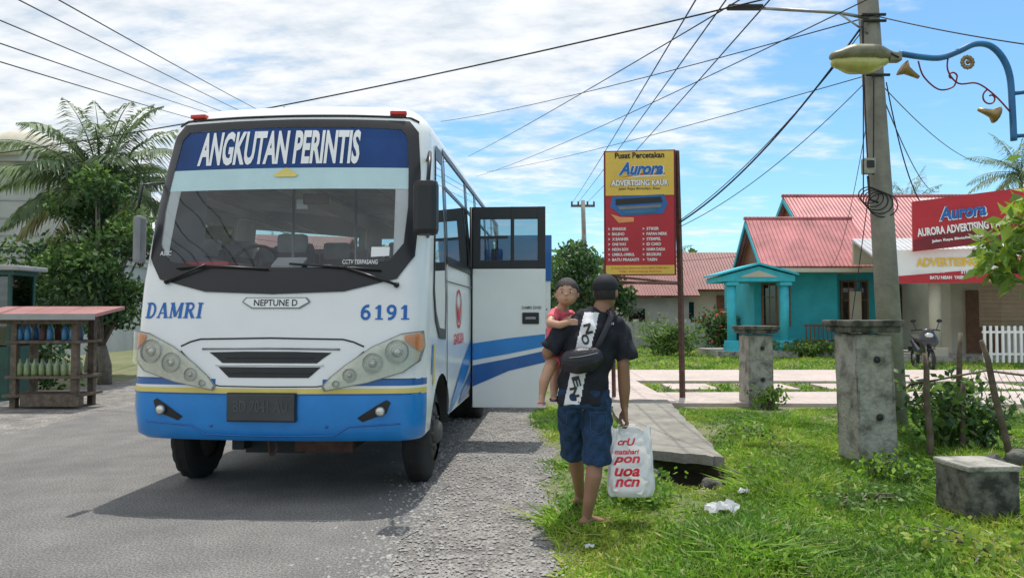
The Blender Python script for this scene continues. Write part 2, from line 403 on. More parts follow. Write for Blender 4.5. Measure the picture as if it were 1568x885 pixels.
ms = M('gravel_shoulder_soil', (.19, .18, .165), .95, vscale=2.2, bump=1., bscale=70, col2=(.33, .31, .285), det=12); speckle(ms, 45, .55); speckle(ms, 6, .25)
sheet('gravel_shoulder', lambda y: re(y)-.12, lambda y: .32+.012*(y-4)+1.6*wob(y, 9), -20, 400, .006, ms)
sheet('dirt_shoulder', lambda y: -8.6+3*wob(y*.5, 2), lambda y: le(y)+.15, -20, 400, .007, ms)
def stones(name, n, fx, fy, smin, smax, m, zf):
    base = np.array([[1, 0, 0], [0, 1, 0], [-1, 0, 0], [0, -1, 0], [0, 0, .8], [0, 0, -.6]])
    fc = np.array([[0, 1, 4], [1, 2, 4], [2, 3, 4], [3, 0, 4], [1, 0, 5], [2, 1, 5], [3, 2, 5], [0, 3, 5]])
    x = fx(n); y = fy(n)
    sz = smin+(smax-smin)*rng.uniform(0, 1, n)**2.2
    zz = zf(x, y)
    a = rng.uniform(0, 6.28, n); ca = np.cos(a); sa = np.sin(a)
    b = base[None]*rng.uniform(.6, 1.2, (n, 6, 1))*sz[:, None, None]
    vx = b[..., 0]*ca[:, None]-b[..., 1]*sa[:, None]+x[:, None]; vy = b[..., 0]*sa[:, None]+b[..., 1]*ca[:, None]+y[:, None]; vz = b[..., 2]*.7+zz[:, None]+sz[:, None]*.2
    V = np.stack([vx, vy, vz], -1).reshape(-1, 3); F = (fc[None]+6*np.arange(n)[:, None, None]).reshape(-1, 3)
    return np_mesh(name, V, F, [m])
def shx(n): return np.concatenate([rng.uniform(-.78, .40, int(n*.7)), rng.normal(-.66, .22, n-int(n*.7))])
stones('loose_gravel', 14000, shx, lambda n: 3.2+rng.uniform(0, 1, n)**1.7*11, .003, .020, mt['stone'], lambda x, y: 0*x+.01)

def slabmesh(name, pts, z0, z1, m, parent=None, sub=14):
    mb = MB(); a, b, c, d = [Vector((*p, 0)) for p in pts]
    g = [[a.lerp(b, i/sub).lerp(d.lerp(c, i/sub), j/sub) for i in range(sub+1)] for j in range(sub+1)]
    vs = []; fs = []
    for j in range(sub+1):
        for i in range(sub+1):
            p = g[j][i]; e = (i in (0, sub)) or (j in (0, sub))
            vs.append((p.x+(random.uniform(-.03, .03) if e else 0), p.y+(random.uniform(-.03, .03) if e else 0), z1+random.uniform(-.006, .006)))
    n = sub+1
    for j in range(sub):
        for i in range(sub): fs.append([j*n+i, j*n+i+1, (j+1)*n+i+1, (j+1)*n+i])
    bd = [i for i in range(n)]+[j*n+sub for j in range(1, n)]+[sub*n+i for i in range(sub-1, -1, -1)]+[j*n for j in range(sub-1, 0, -1)]
    o = len(vs); vs += [(vs[k][0], vs[k][1], z0) for k in bd]; L = len(bd)
    for k in range(L): fs.append([bd[k], o+k, o+(k+1) % L, bd[(k+1) % L]])
    fs.append([o+k for k in range(L)])
    mb.add(vs, fs); return mb.obj(name, [m], parent)
slabmesh('culvert_slab', [(1.22, 7.38), (1.98, 6.98), (2.42, 11.65), (1.5, 11.65)], .02, .11, mt['slabc'])
dr = M('driveway_concrete', (.56, .47, .43), .9, vscale=1.0, bump=.25, col2=(.43, .37, .33)); speckle(dr, 12, .10)
mb = MB()
mb.prism([(1.5, 11.66, .0), (16, 11.3, .0), (16, 13.6, .0), (1.6, 13.2, .0)], (0, 0, .055))
mb.prism([(1.6, 15.6, .0), (20, 15.2, .0), (20, 18.6, .0), (2.4, 18.6, .0)], (0, 0, .05))
mb.prism([(1.6, 13.23, .0), (2.6, 13.26, .0), (2.6, 15.57, .0), (1.6, 15.59, .0)], (0, 0, .05))
for k in range(6): mb.prism([(3.0+k*1.5, 13.9, 0), (3.9+k*1.5, 13.9, 0), (3.9+k*1.5, 15.0, 0), (3.0+k*1.5, 15.0, 0)], (0, 0, .045))
mb.obj('concrete_driveway', [dr])

# ------------------------------------------------------------------ grass
def inslab(x, y):
    t = (y-7.0)/4.6; xl = 1.18+.3*t; xr = 2.0+.42*t
    return (y > 7.0-.45*(x-2.0)) & (y < 11.7) & (x > xl) & (x < xr)
def grass(name, n, xr, yr, h, wd, py=1.4, thr=-.25, leafy=.35, patchy=0.):
    x = rng.uniform(*xr, n); y = yr[0]+rng.uniform(0, 1, n)**py*(yr[1]-yr[0])
    q = nz2(x*1.3+4, y*1.3)+rng.normal(0, .18, n)
    edge = .32+.012*(y-4)+.08*np.sin(y*2.3)+.05*np.sin(y*7)+rng.normal(0, .09, n)
    k = (q > thr) & (x > edge) & ~inslab(x, y) & (((x-1.62)/.38)**2+((y-6.80)/.55)**2 > 1)
    k &= ~((y > 15.1) & (y < 18.65)) & ~((y > 11.3) & (y < 13.55)) & ~((y > 13) & (y < 15.7) & (x < 2.65))
    pp = ((x-3.0) % 1.5) < .9
    k &= ~((y > 13.85) & (y < 15.05) & (x > 3) & (x < 11.4) & pp)
    x = x[k]; y = y[k]; q = q[k]; n = len(x); z = gh(x, y)-.004
    tall = 1+patchy*np.clip(np.sin(x*2.7+.8*y)*np.sin(y*2.1-x)+.1, 0, 1)*1.6
    hh = h*tall*rng.uniform(.35, 1.3, n)*(.65+.6*np.clip(q+.3, 0, 1)); a = rng.uniform(0, 6.28, n)
    lean = rng.normal(0, .5, (n, 2))*hh[:, None]
    ww = wd*rng.uniform(.6, 1.4, n)
    lf = rng.uniform(0, 1, n) < leafy*(.4+tall*.6)
    hh = np.where(lf, hh*.6, hh); ww = np.where(lf, ww*2.6, ww); lean = np.where(lf[:, None], lean*2.2, lean)
    dx = np.cos(a)*ww; dy = np.sin(a)*ww
    b = np.stack([x, y, z], -1)
    V = np.stack([b, b+np.stack([dx+lean[:, 0]*.5, dy+lean[:, 1]*.5, hh*.6], -1), b+np.stack([lean[:, 0], lean[:, 1], hh], -1), b+np.stack([-dx+lean[:, 0]*.5, -dy+lean[:, 1]*.5, hh*.6], -1)], 1).reshape(-1, 3)
    r = rng.uniform(0, 1, n)+.55*np.sin(x*2.1+1)*np.sin(y*1.7)+.3*np.sin(x*5.1-y*3)
    mi = np.where(r < .3, 1, np.where(r > 1.0, 2, 0)); mi = np.where(rng.uniform(0, 1, n) < .05, 3, mi)
    return np_mesh(name, V, np.arange(4*n).reshape(-1, 4), ['grass1', 'grass2', 'grass3', 'straw'], None, mi)
grass('grass', 300000, (.25, 7), (3.0, 11.3), .045, .0050, 1.45, thr=-.33, leafy=.46, patchy=1.)
grass('lawn_grass', 70000, (1.0, 26), (13.2, 31), .10, .02, 1.15, thr=-1, leafy=.2)

# ------------------------------------------------------------------ trees
def tree(name, base, clumps, leafL, leafW, per, mats=('leaf1', 'leaf2', 'leaf3'), trunk=.14, fork=.45, flat=.8, seed=1):
    r = random.Random(seed); P = root(name, base)
    bx, by, bz = base; mb = MB()
    cz = sum(c[0][2] for c in clumps)/len(clumps); cxm = sum(c[0][0] for c in clumps)/len(clumps); cym = sum(c[0][1] for c in clumps)/len(clumps)
    fk = Vector((bx*.6+cxm*.4, by*.6+cym*.4, bz+(cz-bz)*fork))
    mb.tube([(bx, by, bz-.1), tuple(Vector((bx, by, bz)).lerp(fk, .5)+Vector((.05, 0, 0))), tuple(fk)], [trunk*1.25, trunk, trunk*.75], seg=9)
    for c, rad in clumps:
        c = Vector(c); m = fk.lerp(c, .5)+Vector((r.uniform(-.15, .15), r.uniform(-.15, .15), r.uniform(0, .2)))
        mb.tube([fk, m, c], [trunk*.45, trunk*.25, trunk*.08], seg=5)
    mb.obj('trunk', ['bark'], P)
    Cs = []; mi = []
    for c, rad in clumps:
        n = int(per*(rad**2)*8)+20
        d = rng.normal(size=(n, 3)); d /= np.linalg.norm(d, axis=1)[:, None]
        rr = rad*rng.uniform(.25, 1.15, n)**.6
        Cs.append(np.array(c)+d*rr[:, None]*np.array([1, 1, flat]))
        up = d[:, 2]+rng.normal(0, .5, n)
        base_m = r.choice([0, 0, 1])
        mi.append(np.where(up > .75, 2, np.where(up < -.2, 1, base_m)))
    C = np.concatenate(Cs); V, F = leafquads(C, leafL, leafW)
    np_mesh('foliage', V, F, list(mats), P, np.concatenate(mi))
    return P
def clumpset(c, R, n, rad, seed):
    r = random.Random(seed); out = []
    for i in range(n):
        while True:
            p = [r.uniform(-1, 1) for _ in range(3)]
            if .15 < sum(q*q for q in p) < 1: break
        out.append(((c[0]+p[0]*R[0], c[1]+p[1]*R[1], c[2]+p[2]*R[2]), rad*r.uniform(.65, 1.25)))
    return out

def palm(name, base, top, n, L, leafl, mats=('palm', 'palm2'), seed=1, dens=34, droopk=1., tr=.16):
    r = random.Random(seed); P = root(name, base); mb = MB(); b = Vector(base); t = Vector(top)
    pts = []; rad = []
    for i in range(14):
        k = i/13; pts.append(b.lerp(t, k)+Vector((math.sin(k*2.2)*.2, 0, 0))*(1-k)); rad.append(tr*(1.3-.6*k)*(1.06 if i % 2 else .97))
    mb.tube(pts, rad, seg=9)
    V = []; F = []; MI = []
    for i in range(n):
        az = i*2.399+r.uniform(-.2, .2); el = math.radians(80-105*((i+.5)/n)+r.uniform(-8, 8)); l = L*r.uniform(.8, 1.1)*(1 if el > -.2 else .85)
        p = t.copy(); d = Vector((math.cos(az)*math.cos(el), math.sin(az)*math.cos(el), math.sin(el)))
        rach = [p.copy()]; steps = 14; dirs = []
        for k in range(steps):
            p = p+d*(l/steps); d = (d+Vector((0, 0, -.10*droopk*(.4+k/steps)))).normalized(); rach.append(p.copy()); dirs.append(d.copy())
        mb.tube(rach, [.03*(1-.9*k/steps) for k in range(steps+1)], seg=4, mi=1)
        dry = 1 if (el < -.15 and r.random() < .6) else 0
        for q in range(dens):
            f = (q+1.5)/(dens+1.5); fi = f*steps; k = min(int(fi), steps-1); pos = rach[k].lerp(rach[k+1], fi-k); d = dirs[k]
            side = d.cross(Vector((0, 0, 1))); side = side.normalized() if side.length > .05 else Vector((1, 0, 0))
            ll = leafl*math.sin(math.pi*min(f*.85+.14, 1))*r.uniform(.85, 1.15)
            for sg in (-1, 1):
                ld = (side*sg+d*.7+Vector((0, 0, r.uniform(-.55, .05)))).normalized()
                wv = ld.cross(Vector((0, 0, 1))); wv = (wv.normalized() if wv.length > .05 else d)*(.018+.005*L)
                mid = pos+ld*ll*.5; end = pos+ld*ll*.95+Vector((0, 0, -ll*.35))
                o = len(V); V += [tuple(pos), tuple(mid+wv), tuple(end), tuple(mid-wv)]; F.append((o, o+1, o+2, o+3)); MI.append(dry)
    mb.obj('trunk', ['bark', 'palm'], P); np_mesh('fronds', V, F, list(mats), P, MI)
palm('coconut_palm', (-9.6, 17, 0), (-9.5, 17, 4.35), 36, 2.6, .68, seed=4, dens=56, droopk=1.25)
palm('coconut_palm', (33.0, 48, 0), (33.2, 48, 10.6), 24, 3.4, .9, seed=8, dens=30)
palm('coconut_palm', (28.0, 52, 0), (28.2, 52, 9.0), 18, 3.0, .8, seed=11, dens=24)
palm('coconut_palm', (12.6, 60, 0), (12.8, 60, 6.0), 18, 2.6, .7, seed=12, dens=22)
tree('broadleaf_tree', (-8.35, 15.2, 0), clumpset((-8.55, 15.3, 2.75), (1.05, .9, 1.7), 34, .46, 4), .13, .035, 150, trunk=.12, fork=.3, seed=2)
tree('leafy_tree', (-12.6, 20, 0), clumpset((-12.6, 20, 2.1), (2.2, 1.2, 1.4), 30, .6, 9), .17, .05, 80, seed=3)
tree('leafy_tree', (3.9, 33, 0), clumpset((3.6, 33, 2.7), (1.6, 1.2, 1.7), 26, .6, 14), .22, .07, 60, ('leaf2', 'leaf2', 'leaf1'), seed=5)
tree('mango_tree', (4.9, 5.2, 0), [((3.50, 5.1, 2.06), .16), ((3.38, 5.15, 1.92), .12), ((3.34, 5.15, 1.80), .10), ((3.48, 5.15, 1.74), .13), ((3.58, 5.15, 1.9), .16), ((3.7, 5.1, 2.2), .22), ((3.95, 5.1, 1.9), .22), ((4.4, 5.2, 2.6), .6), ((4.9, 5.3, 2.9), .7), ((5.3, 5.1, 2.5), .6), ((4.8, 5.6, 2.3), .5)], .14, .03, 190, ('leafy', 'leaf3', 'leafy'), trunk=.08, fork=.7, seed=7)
cl = []; r_ = random.Random(77)
for i in range(90):
    x = r_.uniform(-55, 75); y = r_.uniform(52, 70)
    if -6 < x < 1: continue
    for k in range(3): cl.append(((x+r_.uniform(-2, 2), y, r_.uniform(.5, 3.8)+(1.2 if x > 5 else 2.2)), r_.uniform(1.2, 2.0)))
Cs = []; mi = []
for c, rad in cl:
    n = int(rad*110); d = rng.normal(size=(n, 3)); d /= np.linalg.norm(d, axis=1)[:, None]
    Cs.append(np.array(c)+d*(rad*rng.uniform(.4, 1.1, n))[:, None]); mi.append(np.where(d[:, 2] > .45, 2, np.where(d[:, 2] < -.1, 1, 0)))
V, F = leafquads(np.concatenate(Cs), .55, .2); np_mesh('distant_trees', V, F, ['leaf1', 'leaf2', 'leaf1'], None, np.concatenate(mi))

def shrub(name, c, R, n, L, Wd, mats, stems=6, flowers=0, seed=1):
    r = random.Random(seed); P = root(name, (c[0], c[1], 0)); mb = MB(); Cs = []
    for i in range(stems):
        e = Vector((c[0]+r.uniform(-R[0], R[0])*.8, c[1]+r.uniform(-R[1], R[1])*.8, R[2]*r.uniform(.6, 1)))
        b = Vector((c[0]+r.uniform(-.1, .1), c[1]+r.uniform(-.1, .1), -.02)); mb.tube([b, b.lerp(e, .5)+Vector((0, 0, .05)), e], [.012, .009, .004], seg=5)
        k = n//stems; t = rng.uniform(.25, 1.05, k)[:, None]
        Cs.append(np.array(b)*(1-t)+np.array(e)*t+rng.normal(0, .28, (k, 3))*np.array([R[0], R[1], R[2]*.35]))
    C = np.concatenate(Cs); C[:, 2] = np.abs(C[:, 2])+.02; V, F = leafquads(C, L, Wd); mb.obj('stems', ['bark'], P)
    np_mesh('leaves', V, F, list(mats), P, rng.integers(0, len(mats), len(C)))
    if flowers:
        C = np.array(c)[None, :2].repeat(flowers, 0)+rng.normal(0, .5, (flowers, 2))*np.array(R[:2]); C = np.concatenate([C, rng.uniform(.3, 1.05, (flowers, 1))*R[2]], 1)
        V, F = leafquads(C, L*1.0, Wd*1.6); np_mesh('flowers', V, F, ['flower'], P)
shrub('croton_shrub', (4.45, 7.7), (.42, .35, .85), 900, .10, .03, ('leaf1', 'leaf2', 'leaf3'), 9, seed=2)
shrub('croton_shrub', (4.95, 7.9), (.35, .3, .6), 500, .10, .03, ('leaf2', 'leaf1'), 7, seed=3)
shrub('weed_clump', (1.00, 5.75), (.30, .45, .17), 1300, .05, .018, ('grass1', 'leaf3', 'grass2'), 12, seed=4)
shrub('weed_clump', (2.25, 6.5), (.3, .3, .12), 500, .045, .016, ('grass1', 'leaf3'), 8, seed=24)
shrub('weed_clump', (3.2, 6.6), (.3, .3, .2), 400, .06, .016, ('grass1', 'leaf1'), 8, seed=5)
shrub('weed_clump', (2.85, 4.4), (.5, .5, .14), 900, .05, .017, ('grass1', 'grass3', 'leaf3'), 10, seed=15)
shrub('weed_clump', (2.6, 5.6), (.45, .4, .10), 700, .045, .016, ('grass2', 'leaf1', 'leaf3'), 10, seed=35)
shrub('weed_clump', (3.9, 6.2), (.6, .5, .13), 900, .055, .018, ('grass2', 'leaf1', 'grass1'), 12, seed=36)
shrub('weed_clump', (2.75, 8.6), (.4, .8, .14), 700, .055, .018, ('grass2', 'grass1', 'leaf3'), 12, seed=37)
shrub('weed_clump', (3.85, 11.3), (.35, .2, .3), 400, .08, .02, ('grass1', 'leaf1'), 8, seed=6)
shrub('flowering_shrub', (8.0, 28), (1.1, .7, 1.5), 1800, .14, .05, ('leaf1', 'leaf2'), 12, 90, seed=7)
shrub('garden_shrub', (9.6, 24.4), (1.1, .5, .55), 1200, .12, .045, ('leaf1', 'leaf3'), 12, 12, seed=8)
shrub('garden_shrub', (10.9, 24.6), (.9, .5, .5), 900, .12, .045, ('leaf1', 'leaf3'), 12, 8, seed=9)
shrub('garden_shrub', (5.3, 25.5), (1.1, .6, 1.2), 1200, .3, .03, ('leaf3', 'leaf1'), 12, 0, seed=10)
shrub('roadside_bush', (-8.9, 13.8), (.9, .6, 1.1), 1500, .12, .04, ('leaf1', 'leaf2'), 12, 0, seed=12)

# ------------------------------------------------------------------ BUS
bus = root('bus', (-1.85, 5.62, 0), math.radians(-4), wc=False)
ZR = [.48, .52, .62, .70, .80, .84, .885, .905, .955, 1.05, 1.15, 1.3, 1.45, 1.6, 1.7, 1.8, 1.9, 1.98, 2.1, 2.3, 2.45, 2.6, 2.75, 2.9, 2.97, 3.03, 3.09, 3.14, 3.19, 3.23, 3.265, 3.29, 3.305, 3.31]
zk = [.48, .52, .70, .90, 1.0, 1.3, 1.6, 1.7, 2.0, 2.3, 2.6, 2.9, 3.03, 3.11, 3.19, 3.25, 3.29, 3.31]
hk = [1.12, 1.155, 1.17, 1.17, 1.17, 1.17, 1.17, 1.168, 1.16, 1.15, 1.135, 1.12, 1.105, 1.06, .97, .80, .50, .04]
fk_ = [.07, .02, 0, .005, .015, .045, .085, .10, .17, .25, .34, .43, .475, .52, .60, .76, 1.1, 1.7]
rk = [7.28, 7.3, 7.3, 7.3, 7.3, 7.3, 7.3, 7.3, 7.28, 7.25, 7.22, 7.2, 7.17, 7.12, 7.05, 6.9, 6.5, 6.0]
hw = lambda z: float(np.interp(z, zk, hk)); fy = lambda z: float(np.interp(z, zk, fk_)); ry = lambda z: float(np.interp(z, zk, rk))
RC = .17
def fyx(x, z):
    w_ = hw(z); r = min(RC, w_*.5); ax = min(abs(x), w_*.9995); y = fy(z)+.10*(ax/w_)**2
    t = (ax-(w_-r))/r
    if t > 0: y += r*(1-math.sqrt(max(0, 1-t*t)))
    return y
def front(x, z):
    e = .004; p = Vector((x, fyx(x, z), z))
    dx = (fyx(x+e, z)-fyx(x-e, z))/(2*e); dz = (fyx(x, z+.03)-fyx(x, z-.03))/.06
    dx = max(-6, min(6, dx))
    return p, Vector((dx, -1, dz)).normalized()
def side(sg):
    def f(y, z): return Vector((sg*hw(z), y, z)), Vector((sg, 0, .0)).normalized()
    return f
ycols = [.47, 1.2, 1.3, 2.0, 2.75, 2.85, 3.65, 3.75, 4.75, 4.85, 5.75, 5.85, 6.9, 7.0]
V = []; rows = []
for z in ZR:
    w_ = hw(z); r = min(RC, w_*.5); row = []
    xs = []
    for a in (90, 75, 60, 45, 30, 15): xs.append(-(w_-r+r*math.sin(math.radians(a))))
    for k in range(25): xs.append((w_-r)*(-1+2*k/24))
    for a in (15, 30, 45, 60, 75, 90): xs.append(w_-r+r*math.sin(math.radians(a)))
    fr = [(x, fyx(x, z)) for x in xs]; yc = fr[-1][1]; R = ry(z)
    right = [(w_, max(y, yc+.005*k)) for k, y in enumerate(ycols, 1)]
    right = [(x, min(y, R-.12)) for x, y in right]
    rear = [(w_, R-.1), (w_-.03*w_, R-.03), (w_*.82, R), (0, R+.03), (-w_*.82, R), (-w_+.03*w_, R-.03), (-w_, R-.1)]
    left = [(-x, y) for x, y in right[::-1]]
    ring = fr+right+rear+left; rows.append(len(V)); V += [(x, y, z) for x, y in ring]
C = len(ring); NF = len(fr); F = []; MI = []
for j in range(len(ZR)-1):
    zc = (ZR[j]+ZR[j+1])/2
    for i in range(C):
        i2 = (i+1) % C; q = [rows[j]+i, rows[j]+i2, rows[j+1]+i2, rows[j+1]+i]
        cx_ = (V[q[0]][0]+V[q[1]][0])/2; cy_ = (V[q[0]][1]+V[q[1]][1]+V[q[2]][1]+V[q[3]][1])/4
        isf = i < NF-1; isside = not isf and abs(cx_) > .8*hw(zc) and cy_ < 7.1
        if isf and abs(cx_) < .93 and 1.8 < zc < 2.97: continue
        if isside and 1.98 < zc < 2.9 and 1.3 < cy_ < 6.9: continue
        if not isf and cy_ > 7.1 and abs(cx_) < .6 and 1.98 < zc < 2.75: continue
        if isside and zc < 1.05 and (V[q[0]][1]+V[q[1]][1])/2 > .48 and cy_ < 7.0: continue
        m = 0
        if isf:
            if zc < .84: m = 1
            elif zc < .885: m = 2
            elif .905 < zc < .955 and abs(cx_) > .42: m = 3
        F.append(q); MI.append(m)
F.append([rows[-1]+i for i in range(C)]); MI.append(0)
me = bpy.data.meshes.new('body_shell'); me.from_pydata(V, [], F)
for m in ('white', 'blue', 'yellow', 'dblue'): me.materials.append(mt[m])
me.polygons.foreach_set('material_index', MI); me.polygons.foreach_set('use_smooth', [True]*len(F))
link(bpy.data.objects.new('body_shell', me), bus)
mb = MB(); mb.poly([(-.98, 7.29, 1.96), (.98, 7.29, 1.96), (.96, 7.24, 2.77), (-.96, 7.24, 2.77)], 0); mb.obj('rear_window', ['sglass'], bus)
FW, RW, WR = .95, 4.85, .43
def arc(cy, r=.52, cz=.43):
    out = []
    for k in range(15):
        a = math.pi-math.pi*k/14
        z = cz+r*math.sin(a); out.append((cy+r*math.cos(a), max(z, .48)))
    return out
for sg in (-1, 1):
    poly = [(.47, 1.05), (.47, .52)]+[p for p in arc(FW, .5) if p[0] > .475]+arc(RW)+[(7.18, .48), (7.18, 1.05)]
    patch('skirt', poly, side(sg), 'white', bus, 0, .3)
    for cyw in (FW, RW):
        mb = MB(); pts = [(sg*1.15, cyw+.51*math.cos(math.pi*k/12), .43+.51*math.sin(math.pi*k/12)) for k in range(13)]
        fs = []; vs = pts+[(sg*.8, p[1], p[2]) for p in pts]
        for k in range(12): fs.append([k, k+1, 14+k, 13+k])
        mb.add(vs, fs, 0, True); mb.obj('wheel_arch_liner', ['dark'], bus)
mb = MB()
mb.box((0, 3.7, .55), (2.1, 6.9, .12), 0); mb.box((-.45, 3.8, .42), (.1, 6.6, .18), 0); mb.box((.45, 3.8, .42), (.1, 6.6, .18), 0)
mb.tube([(-.95, FW, .43), (.95, FW, .43)], .07, 0); mb.tube([(-.95, RW, .43), (.95, RW, .43)], .09, 0); mb.sph((0, RW, .43), .2, 0)
mb.box((.31, .42, .41), (.48, .08, .14), 1, bev=.01); mb.box((0, .5, .5), (1.9, .3, .1), 0)
mb.box((-.2, .9, .38), (.5, .5, .2), 0)
mb.obj('chassis', ['dark', 'rust'], bus)
mb = MB(); lp = [(-.10+.055*math.sin(a)*(.6+.4*math.cos(a/2)), .33, .40-.075*math.cos(a)) for a in [i*2*math.pi/14 for i in range(15)]]
mb.tube(lp, .012, seg=6); mb.tube([(-.10, .33, .47), (-.10, .33, .56)], .02, seg=6); mb.obj('tow_hook', ['rust'], bus)
def wheel(x, y, sg, steer=0., dual=False, name='wheel'):
    mb = MB(); prof = [(.0, .25), (.03, .36), (.055, .425), (.10, .43), (.15, .43), (.195, .425), (.22, .36), (.22, .25)]
    if dual: prof = [(.0, .25), (.03, .42), (.1, .43), (.2, .43), (.24, .40), (.28, .43), (.4, .43), (.45, .42), (.48, .25)]
    seg = 60; vs = []; fs = []
    for k in range(seg):
        a = 2*math.pi*k/seg
        for i, (o, r) in enumerate(prof):
            rr = r-(.012 if (k % 3 == 0 and .42 < r) else 0); vs.append((-o*sg, rr*math.cos(a), rr*math.sin(a)))
    n = len(prof)
    for k in range(seg):
        k2 = (k+1) % seg
        for i in range(n-1): fs.append([k*n+i, k*n+i+1, k2*n+i+1, k2*n+i])
    mb.add(vs, fs, 0, True)
    for o in (.09, .16): mb.tube([(-(o)*sg, 0, 0), (-(o+.012)*sg, 0, 0)], [.4325, .4325], 0, 40, caps=False)
    mb.tube([(-.19*sg, 0, 0), (-.05*sg, 0, 0), (-.02*sg, 0, 0)], [.25, .25, .262], 1, 24)
    mb.tube([(-.05*sg, 0, 0), (.02*sg, 0, 0), (.05*sg, 0, 0)], [.11, .10, .07], 2, 16)
    for k in range(8):
        a = k*math.pi/4; mb.tube([(-.03*sg, .15*math.cos(a), .15*math.sin(a)), (.01*sg, .15*math.cos(a), .15*math.sin(a))], .015, 2, 6)
    ob = mb.obj(name, ['blackr', 'dsteel', 'dsteel'], bus)
    ob.location = (x, y, WR); ob.rotation_euler = (0, 0, steer)
wheel(1.12, FW, 1); wheel(-1.12, FW, -1, .05); wheel(1.12, RW, 1, dual=True); wheel(-1.12, RW, -1, dual=True)
inner = [(0, 1.80), (.5, 1.81), (.88, 1.86), (.985, 2.0), (1.0, 2.3), (.985, 2.6), (.955, 2.9), (.90, 2.97), (.5, 2.985), (0, 2.99)]
outer = [(0, 1.60), (.55, 1.62), (.95, 1.72), (1.07, 1.90), (1.085, 2.3), (1.07, 2.6), (1.035, 2.95), (.96, 3.045), (.5, 3.055), (0, 3.06)]
full = lambda L: L+[(-x, z) for x, z in L[1:-1]][::-1]
ringpatch('windshield_surround', full(outer), full(inner), front, 'black', bus, .010)
def wx(z): return float(np.interp(z, [1.86, 2.0, 2.3, 2.6, 2.9], [.88, .985, 1.0, .985, .955]))
g = [(0, 1.80), (.5, 1.81), (.88, 1.86), (.985, 2.0), (1.0, 2.3), (wx(2.45), 2.45)]
patch('windshield', g+[(-x, z) for x, z in g[1:]][::-1], front, 'glass', bus, .004)
patch('sun_strip', [(-wx(2.45), 2.45), (wx(2.45), 2.45), (wx(2.63), 2.63), (-wx(2.63), 2.63)], front, 'film', bus, .004)
g = [(wx(2.63), 2.63), (.955, 2.9), (.90, 2.97), (.5, 2.985), (0, 2.99)]
patch('destination_banner', g+[(-x, z) for x, z in g[:-1]][::-1], front, 'banner', bus, .004)
def ftext(name, body, w_, h, cx_, cz_, m, bold=.02, shear=0., off=.014, sp=1., mapf=None, step=.06, rot=0):
    bm = text_bm(body, w_, h, bold, shear, sp)
    for v in bm.verts:
        x_, z_ = v.co.x, v.co.z; v.co = Vector((x_*math.cos(rot)-z_*math.sin(rot)+cx_, 0, z_*math.cos(rot)+x_*math.sin(rot)+cz_))
    conform(name, bm, mapf or front, m, bus, off, step, False)
ftext('banner_text', 'ANGKUTAN PERINTIS', 1.36, .30, -.10, 2.81, 'txtw', .035, 0, off=.010)
# slab-serif lettering built from strokes: (points, half thickness in glyph units)
TK, TN, TS = .13, .065, .055
def arcp(cx_, cz_, rx, rz, a0, a1, n=9):
    return [(cx_+rx*math.cos(math.radians(a0+(a1-a0)*k/(n-1))), cz_+rz*math.sin(math.radians(a0+(a1-a0)*k/(n-1)))) for k in range(n)]
GL = {
 'D': (1.0, [([(.24, 0), (.24, 1)], TK), ([(.24, .95)]+arcp(.46, .5, .38, .45, 90, -90)+[(.24, .05)], .09), ([(.0, .05), (.3, .05)], TS), ([(.0, .95), (.3, .95)], TS)]),
 'A': (1.05, [([(.16, .03), (.50, 1)], .06), ([(.52, 1), (.86, .03)], TK), ([(.28, .33), (.70, .33)], .05), ([(.0, .05), (.32, .05)], TS), ([(.66, .05), (1.06, .05)], TS)]),
 'M': (1.25, [([(.17, .03), (.17, .97)], .06), ([(.20, 1), (.60, .10)], TK), ([(.60, .10), (.98, 1)], .055), ([(1.02, 0), (1.02, 1)], TK), ([(.0, .05), (.34, .05)], TS), ([(.0, .95), (.22, .95)], TS), ([(.84, .05), (1.2, .05)], TS), ([(1.0, .95), (1.2, .95)], TS)]),
 'R': (1.05, [([(.24, 0), (.24, 1)], TK), ([(.24, .95)]+arcp(.52, .74, .26, .21, 90, -90)+[(.24, .53)], .085), ([(.50, .52), (.86, .03)], TK*.95), ([(.0, .05), (.42, .05)], TS), ([(.0, .95), (.3, .95)], TS), ([(.80, .05), (1.02, .05)], TS)]),
 'I': (.55, [([(.26, 0), (.26, 1)], TK), ([(.02, .05), (.5, .05)], TS), ([(.02, .95), (.5, .95)], TS)]),
 '1': (.8, [([(.42, 0), (.42, 1)], TK), ([(.12, .74), (.40, .95)], .07), ([(.12, .05), (.72, .05)], TS)]),
 '6': (.95, [(arcp(.44, .32, .28, .26, 0, 360, 15), .11), (arcp(.60, .42, .44, .52, 180, 78, 8), .11)]),
 '9': (.95, [(arcp(.44, .68, .28, .26, 0, 360, 15), .11), (arcp(.28, .58, .44, .52, 0, -102, 8), .11)]),
}
def slabtext(name, word, x0, z0, h, uw, m, sh=0., gap=.08):
    x = x0; lay = 0
    for ch in word:
        adv, st = GL[ch]; bm = bmesh.new()
        for pts, t in st:
            lay += 1; P_ = [Vector((px*uw, pz*h)) for px, pz in pts]; T = t*uw if uw < h else t*h
            L_ = []; R_ = []
            for i, p in enumerate(P_):
                d = (P_[min(i+1, len(P_)-1)]-P_[max(i-1, 0)])
                if (P_[0]-P_[-1]).length < 1e-6 and i in (0, len(P_)-1): d = P_[1]-P_[-2]
                d.normalize(); n_ = Vector((-d.y, d.x)); L_.append(p+n_*T); R_.append(p-n_*T)
            yy = .00025*(lay % 6)
            mk = lambda q: bm.verts.new((x+q.x+sh*q.y, yy, z0+q.y))
            lv = [mk(q) for q in L_]; rv = [mk(q) for q in R_]
            for i in range(len(P_)-1): bm.faces.new([lv[i], lv[i+1], rv[i+1], rv[i]])
        conform(name, bm, front, m, bus, .004, 0, False); x += (adv+gap)*uw
